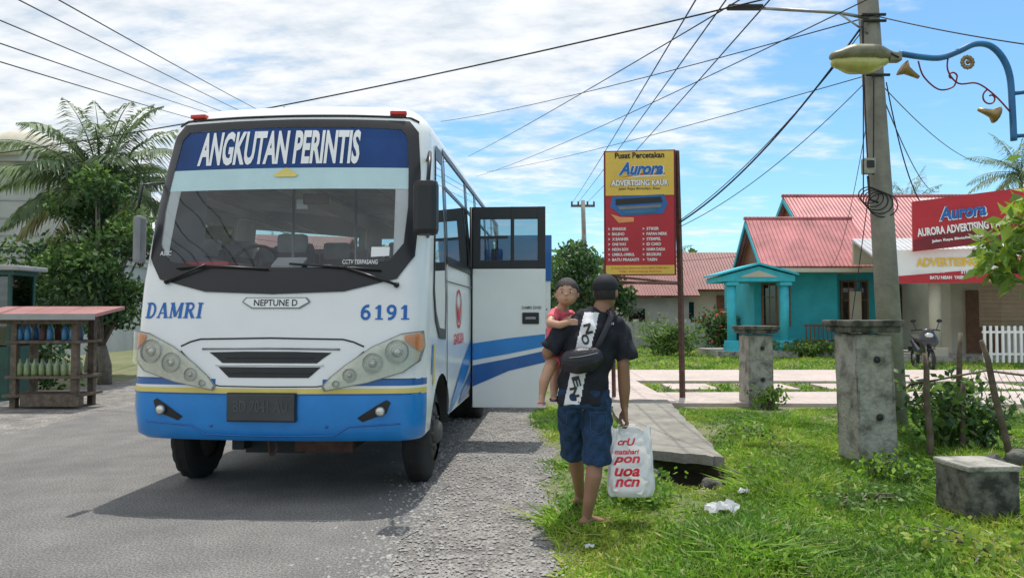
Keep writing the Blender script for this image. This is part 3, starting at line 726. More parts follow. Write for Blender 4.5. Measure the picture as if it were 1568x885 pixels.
slabtext('name_letter', 'DAMRI', -1.055, 1.415, .122, .094, 'txtb', .10)
slabtext('number_digit', '6191', .68, 1.405, .112, .098, 'txtb', 0, .12)
patch('badge', [(-.21, 1.575), (.27, 1.575), (.30, 1.54), (.22, 1.49), (-.16, 1.49), (-.24, 1.54)], front, 'grey', bus, .009)
patch('badge_face', [(-.20, 1.568), (.26, 1.568), (.285, 1.54), (.21, 1.497), (-.15, 1.497), (-.225, 1.54)], front, 'white', bus, .013)
ftext('badge_text', 'NEPTUNE D', .34, .05, .03, 1.533, 'txtk', .01, off=.016)
patch('emblem', [(-.10, 2.57), (-.05, 2.60), (0, 2.63), (.05, 2.60), (.10, 2.57), (.08, 2.55), (-.08, 2.55)], front, 'yellow', bus, .012, 0)
ftext('sticker_text', 'CCTV TERPASANG', .27, .035, .66, 1.85, 'txtw', .01, off=.012)
patch('sticker', [(.74, 1.89), (.88, 1.90), (.88, 1.97), (.74, 1.97)], front, 'txtw', bus, .008)
ftext('assc_text', 'ASSC', .10, .035, -.93, 1.93, 'txtw', .01, off=.010)
def line(name, pts, wd, m, off=.008, closed=False):
    mb = MB(); P3 = []
    n = len(pts); dens = []
    for i in range(n-1):
        for k in range(6): dens.append((pts[i][0]+(pts[i+1][0]-pts[i][0])*k/6, pts[i][1]+(pts[i+1][1]-pts[i][1])*k/6))
    dens.append(pts[-1])
    for x, z in dens:
        p, nn = front(x, z); P3.append(p+nn*off*.3)
    mb.tube(P3, wd, seg=6); mb.obj(name, [m], bus)
line('hood_seam', [(-.72, 1.20), (-.64, 1.235), (-.56, 1.255), (0, 1.265), (.56, 1.255), (.64, 1.235), (.72, 1.20)], .007, 'black', 0)
line('hood_seam', [(-.72, 1.165), (-.45, .915), (-.38, .90), (0, .897), (.38, .90), (.45, .915), (.72, 1.165)], .005, 'black', 0)
line('grille_trim', [(-.54, 1.18), (0, 1.187), (.54, 1.18)], .008, 'steel')
patch('grille_slot', [(-.48, 1.155), (-.2, 1.162), (.2, 1.162), (.48, 1.155), (.42, 1.115), (.37, 1.075), (-.37, 1.075), (-.42, 1.115)], front, 'black', bus, .004)
patch('grille_slot', [(-.40, 1.045), (.40, 1.045), (.35, 1.0), (.31, .965), (-.31, .965), (-.35, 1.0)], front, 'black', bus, .004)
for z in (1.115, 1.0): line('grille_bar', [(-.34, z), (0, z+.003), (.34, z)], .006, 'dark', .02)
line('grille_lip', [(-.42, 1.06), (0, 1.065), (.42, 1.06)], .010, 'white')
line('panel_gap', [(-1.15, .957), (-.8, .957), (-.46, .90)], .003, 'dark', 0); line('panel_gap', [(1.15, .957), (.8, .957), (.46, .90)], .003, 'dark', 0)
hl = [(1.145, 1.32), (1.155, 1.2), (1.13, 1.09), (1.02, 1.005), (.75, .925), (.43, .865), (.41, .90), (.47, .97), (.58, 1.06), (.78, 1.20), (1.0, 1.30)]
inn = lambda P, k: [(x+(sum(p[0] for p in P)/len(P)-x)*k, z+(sum(p[1] for p in P)/len(P)-z)*k) for x, z in P]
for sgn in (1, -1):
    H = hl if sgn > 0 else mir(hl)
    patch('headlight_housing', H, front, 'lampin', bus, .005, .04)
    ringpatch('headlight_rim', H, inn(H, .04), front, 'grey', bus, .012, .05)
    mb = MB()
    for (x, z, r, mi) in ((.97, 1.16, .088, 0), (.97, 1.16, .045, 1), (.79, 1.075, .074, 0), (.79, 1.075, .035, 1), (.62, .985, .050, 0), (.62, .985, .022, 1), (.52, .92, .025, 0)):
        p, nn = front(sgn*x, z); rot = Vector((0, 0, 1)).rotation_difference(nn).to_matrix()
        if mi: mb.sph(p+nn*.016, (r, r, .022), 1, 2, rot)
        else: mb.tube([p-nn*.002, p+nn*.022], [r, r*1.03], 2, 24, caps=False); mb.tube([p+nn*.001, p+nn*.009], [r*.97, r*.9], 0, 24)
    mb.obj('headlight_reflectors', ['lampin', 'lens', 'curtain'], bus)
    O = [(1.14, 1.30), (1.15, 1.2), (1.13, 1.16), (1.03, 1.235), (1.02, 1.285)]
    patch('indicator', O if sgn > 0 else mir(O), front, 'orange', bus, .014, .04)
    patch('headlight_cover', inn(H, .03), front, 'lampglass', bus, .045, .04)
    Fp = [(.68, .665), (.72, .635), (.90, .70), (.93, .78), (.90, .80), (.82, .755)]
    patch('fog_recess', Fp if sgn > 0 else mir(Fp), front, 'black', bus, .005, .05)
    p, nn = front(sgn*.855, .715); rot = Vector((0, 0, 1)).rotation_difference(nn).to_matrix()
    mb = MB(); mb.tube([p, p+nn*.03], [.035, .037], 0, 18); mb.sph(p+nn*.028, (.033, .033, .012), 1, 2, rot); mb.obj('fog_light', ['steel', 'lens'], bus)
    mb = MB(); yy = fyx(.82, 3.12); mb.box((sgn*.86, yy+.0, 3.125), (.14, .07, .035), 0, bev=.01, rot=Matrix.Rotation(sgn*.12, 3, 'Z')); mb.obj('marker_lamp', ['redl'], bus)
line('bumper_crease', [(-1.0, .62), (-.62, .60), (-.50, .53), (0, .525), (.50, .53), (.62, .60), (1.0, .62)], .006, 'dblue')
line('bumper_crease', [(-1.14, .845), (-.7, .842), (0, .84), (.7, .842), (1.14, .845)], .005, 'dblue')
mb = MB(); mb.box((-.04, -.025, .745), (.52, .02, .20), 0, bev=.006); mb.box((-.04, -.012, .745), (.54, .015, .22), 1, bev=.006); mb.obj('number_plate', ['plate', 'black'], bus)
text('plate_text', 'BD 7041 AU', .42, .09, (-.04, -.039, .755), 'platet', bus, 0, .02)
for x in (-.45, .45):
    mb = MB(); p, nn = front(x, .60); mb.tube([p-nn*.01, p+nn*.006], .012, seg=8); mb.obj('bumper_bolt', ['dblue'], bus)
for (a, b, c) in (((.95, 1.67), (.55, 1.80), (.12, 1.83)), ((-.88, 1.70), (-.55, 1.82), (-.05, 1.79))):
    mb = MB(); pa, na = front(*a); pb, nb = front(*b); pc, nc = front(*c)
    mb.tube([pa+na*.03, pb+nb*.05], [.012, .008], seg=6); mb.tube([front(b[0]+(.28 if b[0] > 0 else -.25), b[1]-.02)[0]+nb*.03, pb+nb*.035, pc+nc*.03], .009, seg=6); mb.sph(pa+na*.02, .025, 0, 1)
    mb.obj('wiper', ['black'], bus)
line('roof_lip', [(-1.03, 3.05), (-.96, 3.085), (-.5, 3.095), (0, 3.098), (.5, 3.095), (.96, 3.085), (1.03, 3.05)], .012, 'black')
mb = MB(); mb.box((0, 4.2, 3.34), (1.3, 1.9, .14), 0, bev=.05); mb.tube([(-.42, 1.2, 3.26), (-.42, 1.2, 3.36)], .008, 1); mb.tube([(-.36, 1.2, 3.26), (-.36, 1.2, 3.38)], .008, 1); mb.obj('roof_vent', ['white', 'black'], bus)
for sg in (-1, 1):
    patch('side_window_band', [(1.25, 1.94), (7.02, 1.94), (7.02, 2.95), (1.22, 2.95)], side(sg), 'sglass', bus, .003, .3)
    for y0, y1 in ((1.22, 1.30), (2.74, 2.86), (3.64, 3.76), (4.74, 4.86), (5.74, 5.86), (6.94, 7.04)):
        patch('window_pillar', [(y0, 1.92), (y1, 1.92), (y1, 2.97), (y0, 2.97)], side(sg), 'black', bus, .010, .2)
    for z0, z1 in ((1.90, 1.98), (2.92, 2.97), (2.60, 2.63)):
        patch('window_rail', [(1.22, z0), (7.04, z0), (7.04, z1), (1.22, z1)], side(sg), 'black', bus, .013, .3)
    q = [(.52, 1.62), (.60, 1.40), (.80, 1.24), (1.14, 1.22), (1.18, 1.6), (1.18, 2.92), (.86, 2.92), (.74, 2.5), (.60, 2.0)]
    patch('quarter_window_back', inn(q, .05), side(sg), 'dark', bus, .003, .12)
    ringpatch('quarter_window_frame', q, inn(q, .13), side(sg), 'black', bus, .010, .12)
    patch('quarter_window', inn(q, .10), side(sg), 'sglass', bus, .006, .12)
    patch('livery_stripe', [(1.5, .50), (2.1, .62), (3.0, .92), (4.5, 1.12), (7.15, 1.22), (7.15, 1.42), (4.5, 1.34), (3.0, 1.16), (2.2, .92), (1.55, .60)], side(sg), 'blue', bus, .005, .2)
    patch('livery_stripe', [(2.2, .50), (3.2, .72), (5.4, .92), (7.15, 1.0), (7.15, 1.12), (5.4, 1.04), (3.2, .86), (2.2, .62)], side(sg), 'dblue', bus, .006, .2)
    patch('livery_accent', [(.50, .86), (.60, .88), (.62, 1.2), (.54, 1.2)], side(sg), 'yellow', bus, .004, 0)
    patch('livery_accent', [(.42, .96), (.47, .96), (.52, 1.2), (.47, 1.2)], side(sg), 'blue', bus, .004, 0)
    mb = MB(); mb.tube([(sg*1.178, 1.22, .55), (sg*1.178, 1.22, 1.9)], .004, seg=4); mb.tube([(sg*1.178, 1.2, 1.75), (sg*1.178, 7.1, 1.75)], .006, seg=4); mb.obj('panel_seam', ['grey'], bus)
sm_ = side(1)
c0 = [(2.0+.20*math.cos(a), 1.50+.20*math.sin(a)) for a in [i*math.pi/8 for i in range(16)]]
ringpatch('logo_ring', c0, [(2.0+(x-2.0)*.84, 1.5+(z-1.5)*.84) for x, z in c0], sm_, 'txtr', bus, .006, 0)
patch('logo_bird', [(1.84, 1.58), (2.0, 1.46), (2.16, 1.60), (2.08, 1.44), (2.03, 1.36), (1.95, 1.36), (1.90, 1.44)], sm_, 'txtr', bus, .008, 0)
ftext('side_text', 'GARUDA', .7, .11, 2.0, 1.20, 'txtr', .02, .2, off=.006, mapf=sm_, step=0)
def door(y, name, fac=1):
    mb = MB(); x0, x1 = 1.19, 2.03; z0, z1, zw = .38, 2.68, 1.97; t = .045; cxm = (x0+x1)/2; wd = x1-x0
    mb.box((cxm, y, (z0+zw)/2), (wd, t, zw-z0), 0, bev=.012)
    for a, b in ((x0, x0+.09), (x1-.09, x1), (cxm+.02, cxm+.06)): mb.box(((a+b)/2, y, (zw+z1)/2+.001), (b-a, t+.006, z1-zw), 1, bev=.006)
    mb.box((cxm, y, z1-.07), (wd-.004, t+.002, .14), 1, bev=.005); mb.box((cxm, y, zw+.045), (wd-.004, t+.002, .10), 1, bev=.005)
    mb.box((cxm-.18, y-.004, 2.33), (.34, t, .03), 1)
    mb.tube([(x0-.02, y, z0), (x0-.02, y, z1)], .018, 1)
    mb.obj(name, ['white', 'black'], bus)
    mb = MB(); mb.box((cxm, y, (zw+z1)/2), (wd-.1, .008, z1-zw-.1), 0); mb.obj('door_glass', ['sglass2'], bus)
    f = y-t/2-.004
    mb = MB()
    mb.add([(x0+.005, f, .92), (x0+.4, f, .99), (x1-.005, f, 1.08), (x1-.005, f, 1.22), (x0+.4, f, 1.17), (x0+.005, f, 1.11)], [[0, 1, 4, 5], [1, 2, 3, 4]], 0)
    mb.add([(x0+.005, f, .62), (x0+.42, f, .80), (x1-.005, f, .90), (x1-.005, f, 1.03), (x0+.42, f, .94), (x0+.005, f, .86)], [[0, 1, 4, 5], [1, 2, 3, 4]], 1)
    mb.obj('door_livery', ['blue', 'dblue'], bus)
    mb = MB(); mb.box((x1-.17, f-.004, 1.40), (.19, .012, .13), 0, bev=.01); mb.box((x1-.17, f-.015, 1.40), (.12, .02, .03), 1, bev=.006); mb.obj('door_handle', ['black', 'steel'], bus)
    text('door_text', 'DAMRI DIVISI', .22, .035, (x1-.16, f-.002, 1.52), 'txtk', bus, 0, .01)
door(3.0, 'front_passenger_door'); door(6.2, 'rear_passenger_door')
mb = MB(); mb.box((1.62, 6.165, 2.33), (.86, .02, .72), 0, bev=.01); mb.obj('rear_door_panel', ['dblue'], bus)
for y in (3.04, 6.24): patch('doorway_dark_patch', [(y, .5), (y+.6, .5), (y+.6, 1.92), (y, 1.92)], side(1), 'dark', bus, .006, .2)  # dark patch on the body side paints the doorway's shade; no hole cut
mb = MB(); mb.tube([(1.10, .62, 2.72), (1.17, .35, 2.74), (1.21, .12, 2.62), (1.21, .04, 2.40)], .016, 0, 8)
mb.tube([(1.12, .50, 2.05), (1.20, .2, 2.12)], .014, 0, 8)
mb.box((1.20, .04, 2.25), (.19, .11, .42), 0, bev=.045); mb.box((1.2, .10, 2.25), (.15, .01, .37), 1, bev=.003)
mb.obj('wing_mirror', ['black', 'steel'], bus)
mb = MB(); mb.tube([(-1.12, .5, 2.55), (-1.19, .3, 2.5), (-1.19, .25, 2.3)], .012, 0, 8); mb.box((-1.175, .25, 2.05), (.07, .1, .38), 1, bev=.025); mb.obj('wing_mirror_far', ['black', 'grey'], bus)
mb = MB(); mb.box((0, 3.8, .98), (2.2, 6.6, .05), 0); mb.box((0, .68, 1.45), (2.05, .42, .62), 0, bev=.08)
mb.box((0, .62, 1.79), (1.7, .35, .06), 0, bev=.03); mb.box((0, 3.9, 3.05), (2.0, 6.0, .03), 1)
mb.box((-.1, 1.6, 1.3), (.7, 1.0, .6), 1, bev=.1)
mb.obj('interior_shell', ['dash', 'inwhite'], bus)
mb = MB(); mb.box((-.72, .52, 1.85), (.42, .2, .07), 0, bev=.03); mb.obj('red_cloth', ['txtr'], bus)
mb = MB(); mb.box((.0, .42, 1.87), (.25, .16, .015), 0, rot=Matrix.Rotation(.5, 3, 'X')); mb.box((.25, .5, 1.84), (.2, .16, .02), 0); mb.obj('dashboard_paper', ['txtw'], bus)
mb = MB()
tor = [(-.55+.22*math.cos(a), 1.0+.10*math.sin(a), 1.87+.2*math.sin(a)) for a in [i*2*math.pi/20 for i in range(21)]]
mb.tube(tor, .016, 0, 6, caps=False); mb.tube([(-.55, 1.0, 1.87), (-.55, .85, 1.55)], .03, 0); mb.tube([(-.77, 1.0, 1.87), (-.33, 1.0, 1.87)], .014, 0, 6); mb.obj('steering_wheel', ['black'], bus)
mb = MB()
for i, y in enumerate((1.75, 2.7, 3.5, 4.3, 5.1, 5.9, 6.7)):
    for x in ((-.55,) if i == 0 else (-.82, -.38, .38, .82)):
        mb.box((x, y, 1.42), (.42, .45, .14), 0, bev=.04); mb.box((x, y+.22, 1.80), (.42, .12, .72), 0, bev=.05, rot=Matrix.Rotation(-.12, 3, 'X'))
        mb.box((x, y+.21, 2.17), (.30, .13, .20), 1, bev=.04); mb.box((x, y, 1.2), (.3, .3, .36), 2)
mb.obj('seats', ['seat', 'curtain', 'dark'], bus)
mb = MB()
for x in (-.3, .3): mb.tube([(x, 1.3, 1.0), (x, 1.3, 3.0)], .016, 0, 8)
for x in (-.3, .3): mb.tube([(x, 1.3, 2.75), (x, 6.9, 2.75)], .014, 0, 8)
mb.box((.15, .62, 2.42), (.22, .03, .09), 1, bev=.01); mb.obj('grab_rails', ['steel', 'black'], bus)
mb = MB(); mb.box((.02, .66, 2.38), (.10, .03, .08), 0); mb.obj('hanging_tag', ['txtw'], bus)

# ------------------------------------------------------------------ PEOPLE
def remesh(name, parts, mats, voxel, parent, it=4, matfn=None, fac=.5, fold=None):
    me = bpy.data.meshes.new(name+'_src'); v, f = [], []
    for vs, fs in parts:
        o = len(v); v += [tuple(p) for p in vs]; f += [[i+o for i in q] for q in fs]
    me.from_pydata(v, [], f)
    bm = bmesh.new(); bm.from_mesh(me); bmesh.ops.recalc_face_normals(bm, faces=bm.faces[:]); bm.to_mesh(me); bm.free()
    ob = bpy.data.objects.new(name+'_src', me); scene.collection.objects.link(ob)
    md = ob.modifiers.new('r', 'REMESH'); md.mode = 'VOXEL'; md.voxel_size = voxel; md.use_smooth_shade = True
    sm = ob.modifiers.new('s', 'SMOOTH'); sm.iterations = it; sm.factor = fac
    dg = bpy.context.evaluated_depsgraph_get(); m2 = bpy.data.meshes.new_from_object(ob.evaluated_get(dg)); bpy.data.objects.remove(ob)
    n = len(m2.vertices); co_ = np.empty(n*3); m2.vertices.foreach_get('co', co_); co_ = co_.reshape(-1, 3)
    sv = np.array(v); ok = n > 0 and np.all(np.abs(co_.min(0)-sv.min(0)) < .03) and np.all(np.abs(co_.max(0)-sv.max(0)) < .03)
    if not ok:
        print('REMESH fallback', name); m2 = me; n = len(m2.vertices); co_ = sv
    if fold:
        nr = np.empty(n*3); m2.vertices.foreach_get('normal', nr); nr = nr.reshape(-1, 3)
        co_ = co_+nr*fold(co_)[:, None]; m2.vertices.foreach_set('co', co_.ravel()); m2.update()
    m2.materials.clear()
    for m in mats: m2.materials.append(mt[m])
    m2.polygons.foreach_set('use_smooth', [True]*len(m2.polygons))
    m2.polygons.foreach_set('material_index', [matfn(p.center) if matfn else 0 for p in m2.polygons])
    m2.name = name; m2.update()
    return link(bpy.data.objects.new(name, m2), parent)
def limb(pts, rad, seg=14, ref=(1, 0, 0), rnd=True):
    pts = [Vector(p) for p in pts]; rad = [r if hasattr(r, '__len__') else (r, r) for r in rad]
    P2 = []; R2 = []
    for i in range(len(pts)-1):
        for k in range(4):
            t = k/4; P2.append(pts[i].lerp(pts[i+1], t)); tt = t*t*(3-2*t)
            R2.append((rad[i][0]*(1-tt)+rad[i+1][0]*tt, rad[i][1]*(1-tt)+rad[i+1][1]*tt))
    P2.append(pts[-1]); R2.append(rad[-1])
    if rnd:
        t0 = (P2[0]-P2[1]).normalized(); t1 = (P2[-1]-P2[-2]).normalized(); a0 = min(R2[0]); a1 = min(R2[-1])
        P2 = [P2[0]+t0*a0*.9, P2[0]+t0*a0*.6]+P2+[P2[-1]+t1*a1*.6, P2[-1]+t1*a1*.9]
        f = lambda r, k: (r[0]*k, r[1]*k)
        R2 = [f(R2[0], .35), f(R2[0], .78)]+R2+[f(R2[-1], .78), f(R2[-1], .35)]
    return ell_tube(P2, R2, seg, ref)
def ell(c, r, rot=None):
    mb = MB(); mb.sph(c, r, 0, 3, rot); return mb.v, mb.f

man = root('man_carrying_child', (.52, 5.05, 0), wc=False)
hr = Matrix.Rotation(math.radians(-25), 3, 'Z')
hc = Vector((.125, .04, 1.60))
def H(x, y, z): return tuple(hc+hr @ Vector((x, y, z)))
P = []
P.append(limb([(-.03, 0, .86), (-.03, 0, .95), (-.02, 0, 1.06), (.01, 0, 1.22), (.035, 0, 1.36), (.05, .01, 1.43)], [(.135, .09), (.14, .095), (.125, .085), (.14, .095), (.15, .085), (.08, .055)]))
P.append(limb([(.05, .0, 1.40), (.085, .02, 1.47), (.11, .03, 1.54)], [(.075, .06), (.055, .055), (.052, .055)]))
P.append(ell(hc, (.076, .094, .108), hr)); P.append(ell(H(0, .035, -.06), (.055, .06, .055), hr))
P.append(ell(H(0, .10, -.01), (.014, .02, .022), hr)); P.append(ell(H(.078, -.005, -.01), (.012, .02, .032), hr)); P.append(ell(H(-.078, -.005, -.01), (.012, .02, .032), hr))
P.append(limb([(.20, 0, 1.385), (.235, -.01, 1.25), (.235, -.02, 1.10), (.245, .01, .95), (.25, .04, .815)], [.052, .047, .042, .042, .028]))
P.append(limb([(.25, .04, .82), (.255, .045, .77), (.258, .045, .725)], [(.022, .032), (.020, .042), (.017, .043)]))
for i, (yy, l) in enumerate(((.083, .9), (.06, 1.), (.037, .95), (.014, .8))):
    P.append(limb([(.262, yy, .735), (.270, yy, .735-.040*l), (.258, yy, .735-.068*l), (.237, yy, .735-.060*l), (.232, yy, .735-.038*l)], [.010, .0095, .009, .0085, .0075], seg=8))
P.append(limb([(.25, .075, .785), (.232, .095, .752), (.226, .088, .72), (.236, .075, .70)], [.014, .0115, .010, .0085], seg=8))
P.append(limb([(-.13, 0, 1.385), (-.215, .0, 1.28), (-.275, .02, 1.185), (-.25, .14, 1.14), (-.17, .25, 1.13)], [.052, .047, .043, .042, .03]))
P.append(limb([(-.17, .25, 1.13), (-.12, .285, 1.125), (-.08, .28, 1.125)], [(.024, .03), (.02, .042), (.017, .04)]))
for i in range(4):
    P.append(limb([(-.085, .30, 1.16-.021*i), (-.05, .285, 1.163-.021*i), (-.025, .25, 1.165-.021*i), (-.02, .22, 1.165-.021*i)], [.010, .0095, .009, .008], seg=8))
P.append(limb([(-.13, .27, 1.165), (-.10, .25, 1.195), (-.08, .22, 1.205)], [.013, .011, .009], seg=8))
P.append(limb([(.06, 0, .88), (.06, .0, .70), (.045, 0, .50), (.03, -.035, .36), (.0, -.03, .20), (-.015, -.01, .09)], [.082, .075, .056, .056, .042, .035]))
P.append(limb([(-.11, .01, .88), (-.10, .13, .70), (-.075, .25, .50), (-.055, .33, .36), (-.03, .43, .20), (-.015, .50, .10)], [.082, .075, .056, .055, .041, .035]))
def foot(ax, ay, az, dx, dy):
    L = math.hypot(dx, dy); u = Vector((dx/L, dy/L, 0)); n_ = Vector((-u.y, u.x, 0)); a = Vector((ax, ay, az)); out = []
    out.append(limb([a-u*.045+Vector((0, 0, -.035)), a+u*.04+Vector((0, 0, -.035)), a+u*.11+Vector((0, 0, -.048)), a+u*.15+Vector((0, 0, -.055))], [(.030, .030), (.034, .032), (.042, .022), (.040, .014)], ref=n_))
    for k in range(5):
        b = a+u*.145+n_*(-.032+.016*k)+Vector((0, 0, -.058)); out.append(limb([b, b+u*(.045-.006*abs(k-1))], [.009, .008], seg=8))
    return out
P += foot(-.015, -.01, .09, .8, .6); P += foot(-.015, .50, .10, .75, .66)
remesh('body', P, ['skin'], .006, man, 3)
def sole(ax, ay, dx, dy, mname, name, par, L=.27, Wd=.048, z=.0, rotx=None, th=.018):
    Lh = math.hypot(dx, dy); u = Vector((dx/Lh, dy/Lh, 0)); n_ = Vector((-u.y, u.x, 0)); b = Vector((ax, ay, z)); pts = []
    for k in range(20):
        a = 2*math.pi*k/20; f = math.cos(a); wv = Wd*(.86+.14*f)*(1-.1*math.cos(2*a))
        pts.append(b+u*(L/2-.075*L/.27+L/2*f)+n_*wv*math.sin(a))
    mb = MB(); mb.prism(pts, (0, 0, th)); c = b+u*L*.48
    mb.tube([c+n_*Wd*.95+Vector((0, 0, th)), c+n_*Wd*.6+u*.01+Vector((0, 0, .05*L/.27)), c+u*.05*L/.27+Vector((0, 0, .045*L/.27)), c-n_*Wd*.6+u*.01+Vector((0, 0, .05*L/.27)), c-n_*Wd*.95+Vector((0, 0, th))], .006, 0, 6); mb.obj(name, [mname], par)
sole(-.015, -.01, .8, .6, 'sandal', 'sandal', man); sole(-.015, .50, .75, .66, 'sandal', 'sandal', man, z=.01)
def ctr(z): return float(np.interp(z, [.84, 1.27, 1.5], [-.125, -.035, .03]))
def shirtm(c):
    if c.y < .0 and abs(c.x-ctr(c.z)) < .050 and c.z < 1.46: return 1
    return 0
fold1 = lambda c: .006*np.sin(c[:, 2]*38+c[:, 0]*25+np.sin(c[:, 1]*20))+.004*np.sin(c[:, 0]*60-c[:, 2]*30)
fold2 = lambda c: .004*np.sin(c[:, 2]*45+c[:, 0]*40+c[:, 1]*30)+.003*np.sin(c[:, 0]*80-c[:, 2]*50)
P = [limb([(-.035, 0, .845), (-.035, 0, .95), (-.02, 0, 1.08), (.01, 0, 1.22), (.035, 0, 1.34), (.045, .005, 1.42), (.07, .01, 1.47)], [(.178, .14), (.172, .133), (.165, .122), (.182, .128), (.182, .118), (.135, .085), (.068, .062)], 20, rnd=False)]
P.append(limb([(.12, 0, 1.375), (.19, 0, 1.365), (.24, -.010, 1.27), (.262, -.02, 1.14)], [(.07, .06), (.076, .07), (.072, .068), (.08, .076)], rnd=False, ref=(0, 1, 0)))
P.append(limb([(-.06, 0, 1.375), (-.12, 0, 1.365), (-.20, .0, 1.29), (-.262, .01, 1.21)], [(.07, .06), (.076, .07), (.072, .068), (.078, .07)], rnd=False, ref=(0, 1, 0)))
sh = remesh('tshirt', P, ['shirt', 'shirtw'], .0075, man, 3, shirtm, fold=fold1)
bv = BVHTree.FromPolygons([v_.co.copy() for v_ in sh.data.vertices], [tuple(p.vertices) for p in sh.data.polygons])
def onback(name, bm, m, off=.004, par=man, tree_=bv):
    for v_ in bm.verts:
        h, n_, i_, d_ = tree_.ray_cast(Vector((v_.co.x, -1, v_.co.z)), Vector((0, 1, 0)))
        v_.co.y = (h.y if h else -.12)-off
    me = bpy.data.meshes.new(name); bm.to_mesh(me); bm.free(); me.materials.append(mt[m]); return link(bpy.data.objects.new(name, me), par)
for ch, z, x in (('N', .93, 0), ('E', 1.0, 0), ('O', 1.28, 0), ('N', 1.35, 0)):
    bm = text_bm(ch, .070, .05, .04); ang = -1.3
    for v_ in bm.verts: v_.co = Vector((v_.co.x*math.cos(ang)-v_.co.z*math.sin(ang)+ctr(z), 0, v_.co.x*math.sin(ang)+v_.co.z*math.cos(ang)+z))
    cut(bm, .03); onback('shirt_letter', bm, 'txtk')
bm = text_bm('YON', .05, .018, .03)
for v_ in bm.verts: v_.co += Vector((.14, 0, 1.385))
onback('shirt_letter', bm, 'txtw')
P = [limb([(-.03, 0, .94), (-.03, 0, .82)], [(.172, .13), (.178, .135)], 20, rnd=False)]
P.append(limb([(.05, 0, .87), (.06, .0, .72), (.055, .0, .56), (.052, .0, .435)], [(.105, .118), (.102, .108), (.098, .10), (.10, .102)], rnd=False))
P.append(limb([(-.11, .01, .87), (-.105, .10, .72), (-.092, .19, .57), (-.08, .255, .455)], [(.105, .118), (.10, .108), (.094, .10), (.094, .102)], rnd=False))
so_ = remesh('denim_shorts', P, ['denim'], .009, man, 3, fold=fold2)
bs = BVHTree.FromPolygons([v_.co.copy() for v_ in so_.data.vertices], [tuple(p.vertices) for p in so_.data.polygons])
for px_ in (-.10, .055):
    bm = bmesh.new(); o = [(px_-.055, .80), (px_+.055, .80), (px_+.055, .68), (px_, .65), (px_-.055, .68)]; i_ = [(px_+(a-px_)*.9, .73+(b-.73)*.91) for a, b in o]
    vo = [bm.verts.new((a, 0, b)) for a, b in o]; vi = [bm.verts.new((a, 0, b)) for a, b in i_]
    for k in range(5): bm.faces.new([vo[k], vo[(k+1) % 5], vi[(k+1) % 5], vi[k]])
    cut(bm, .03); onback('pocket_seam', bm, 'denim2', .003, man, bs)
hairo = remesh('hair', [ell(H(0, -.012, -.005), (.080, .092, .100), hr)], ['hair'], .008, man, 1)
cp = remesh('cap_crown', [ell(H(0, -.005, .035), (.088, .105, .092), hr)], ['cap'], .007, man, 1)
bm = bmesh.new(); bm.from_mesh(cp.data); bmesh.ops.bisect_plane(bm, geom=bm.verts[:]+bm.edges[:]+bm.faces[:], plane_co=Vector(H(0, 0, .015)), plane_no=Vector((0, 0, -1)), clear_outer=True); bm.to_mesh(cp.data); bm.free()
bm = bmesh.new(); bm.from_mesh(hairo.data); bmesh.ops.bisect_plane(bm, geom=bm.verts[:]+bm.edges[:]+bm.faces[:], plane_co=Vector(H(0, .035, .0)), plane_no=hr @ Vector((0, 1, .2)), clear_outer=True)
bmesh.ops.bisect_plane(bm, geom=bm.verts[:]+bm.edges[:]+bm.faces[:], plane_co=Vector(H(0, 0, -.055)), plane_no=Vector((0, 0, -1)), clear_outer=True); bm.to_mesh(hairo.data); bm.free()
mb = MB(); vs = []
for k in range(13):
    a = math.pi*k/12; vs.append(H(.078*math.cos(a), .075+.105*math.sin(a), .025-.025*math.sin(a)))
for k in range(13):
    a = math.pi*k/12; vs.append(H(.076*math.cos(a), .06+.03*math.sin(a), .032))
mb.add(vs, [[k, k+1, 14+k, 13+k] for k in range(12)], 0, True); mb.sph(H(0, -.005, .127), .009, 0, 1); mb.obj('cap_visor', ['cap'], man)
mb = MB()
for sx in (-.03, .03): mb.sph(H(sx, .085, .0), (.013, .008, .007), 0, 2, hr); mb.sph(H(sx, .092, .0), .005, 1, 1)
mb.sph(H(0, .088, -.055), (.022, .008, .007), 2, 2, hr); mb.obj('face_features', ['eye', 'hair', 'lip'], man)
P = [limb([(-.155, -.165, 1.135), (-.09, -.185, 1.14), (-.02, -.18, 1.15), (.045, -.155, 1.175)], [(.045, .075), (.055, .088), (.055, .085), (.04, .06)], ref=(0, 1, 0))]
remesh('sling_bag', P, ['nylon'], .008, man, 3)
mb = MB()
mb.tube([(.03, -.165, 1.20), (.07, -.152, 1.28), (.11, -.14, 1.36), (.145, -.085, 1.43), (.14, .0, 1.475), (.10, .09, 1.42)], [(.02, .005)]*6, 0, 8, ref=(1, 0, -.5))
mb.tube([(-.15, -.17, 1.14), (-.19, -.10, 1.15), (-.205, .0, 1.18)], [(.014, .004)]*3, 0, 8, ref=(0, 0, 1))
mb.tube([(-.15, -.232, 1.165), (-.09, -.246, 1.17), (-.02, -.24, 1.182), (.04, -.205, 1.195)], .003, 1, 5)
mb.obj('bag_strap', ['nylon', 'grey'], man)
mb = MB(); bx, by = .29, .035; vs = []; NU, NV = 64, 34
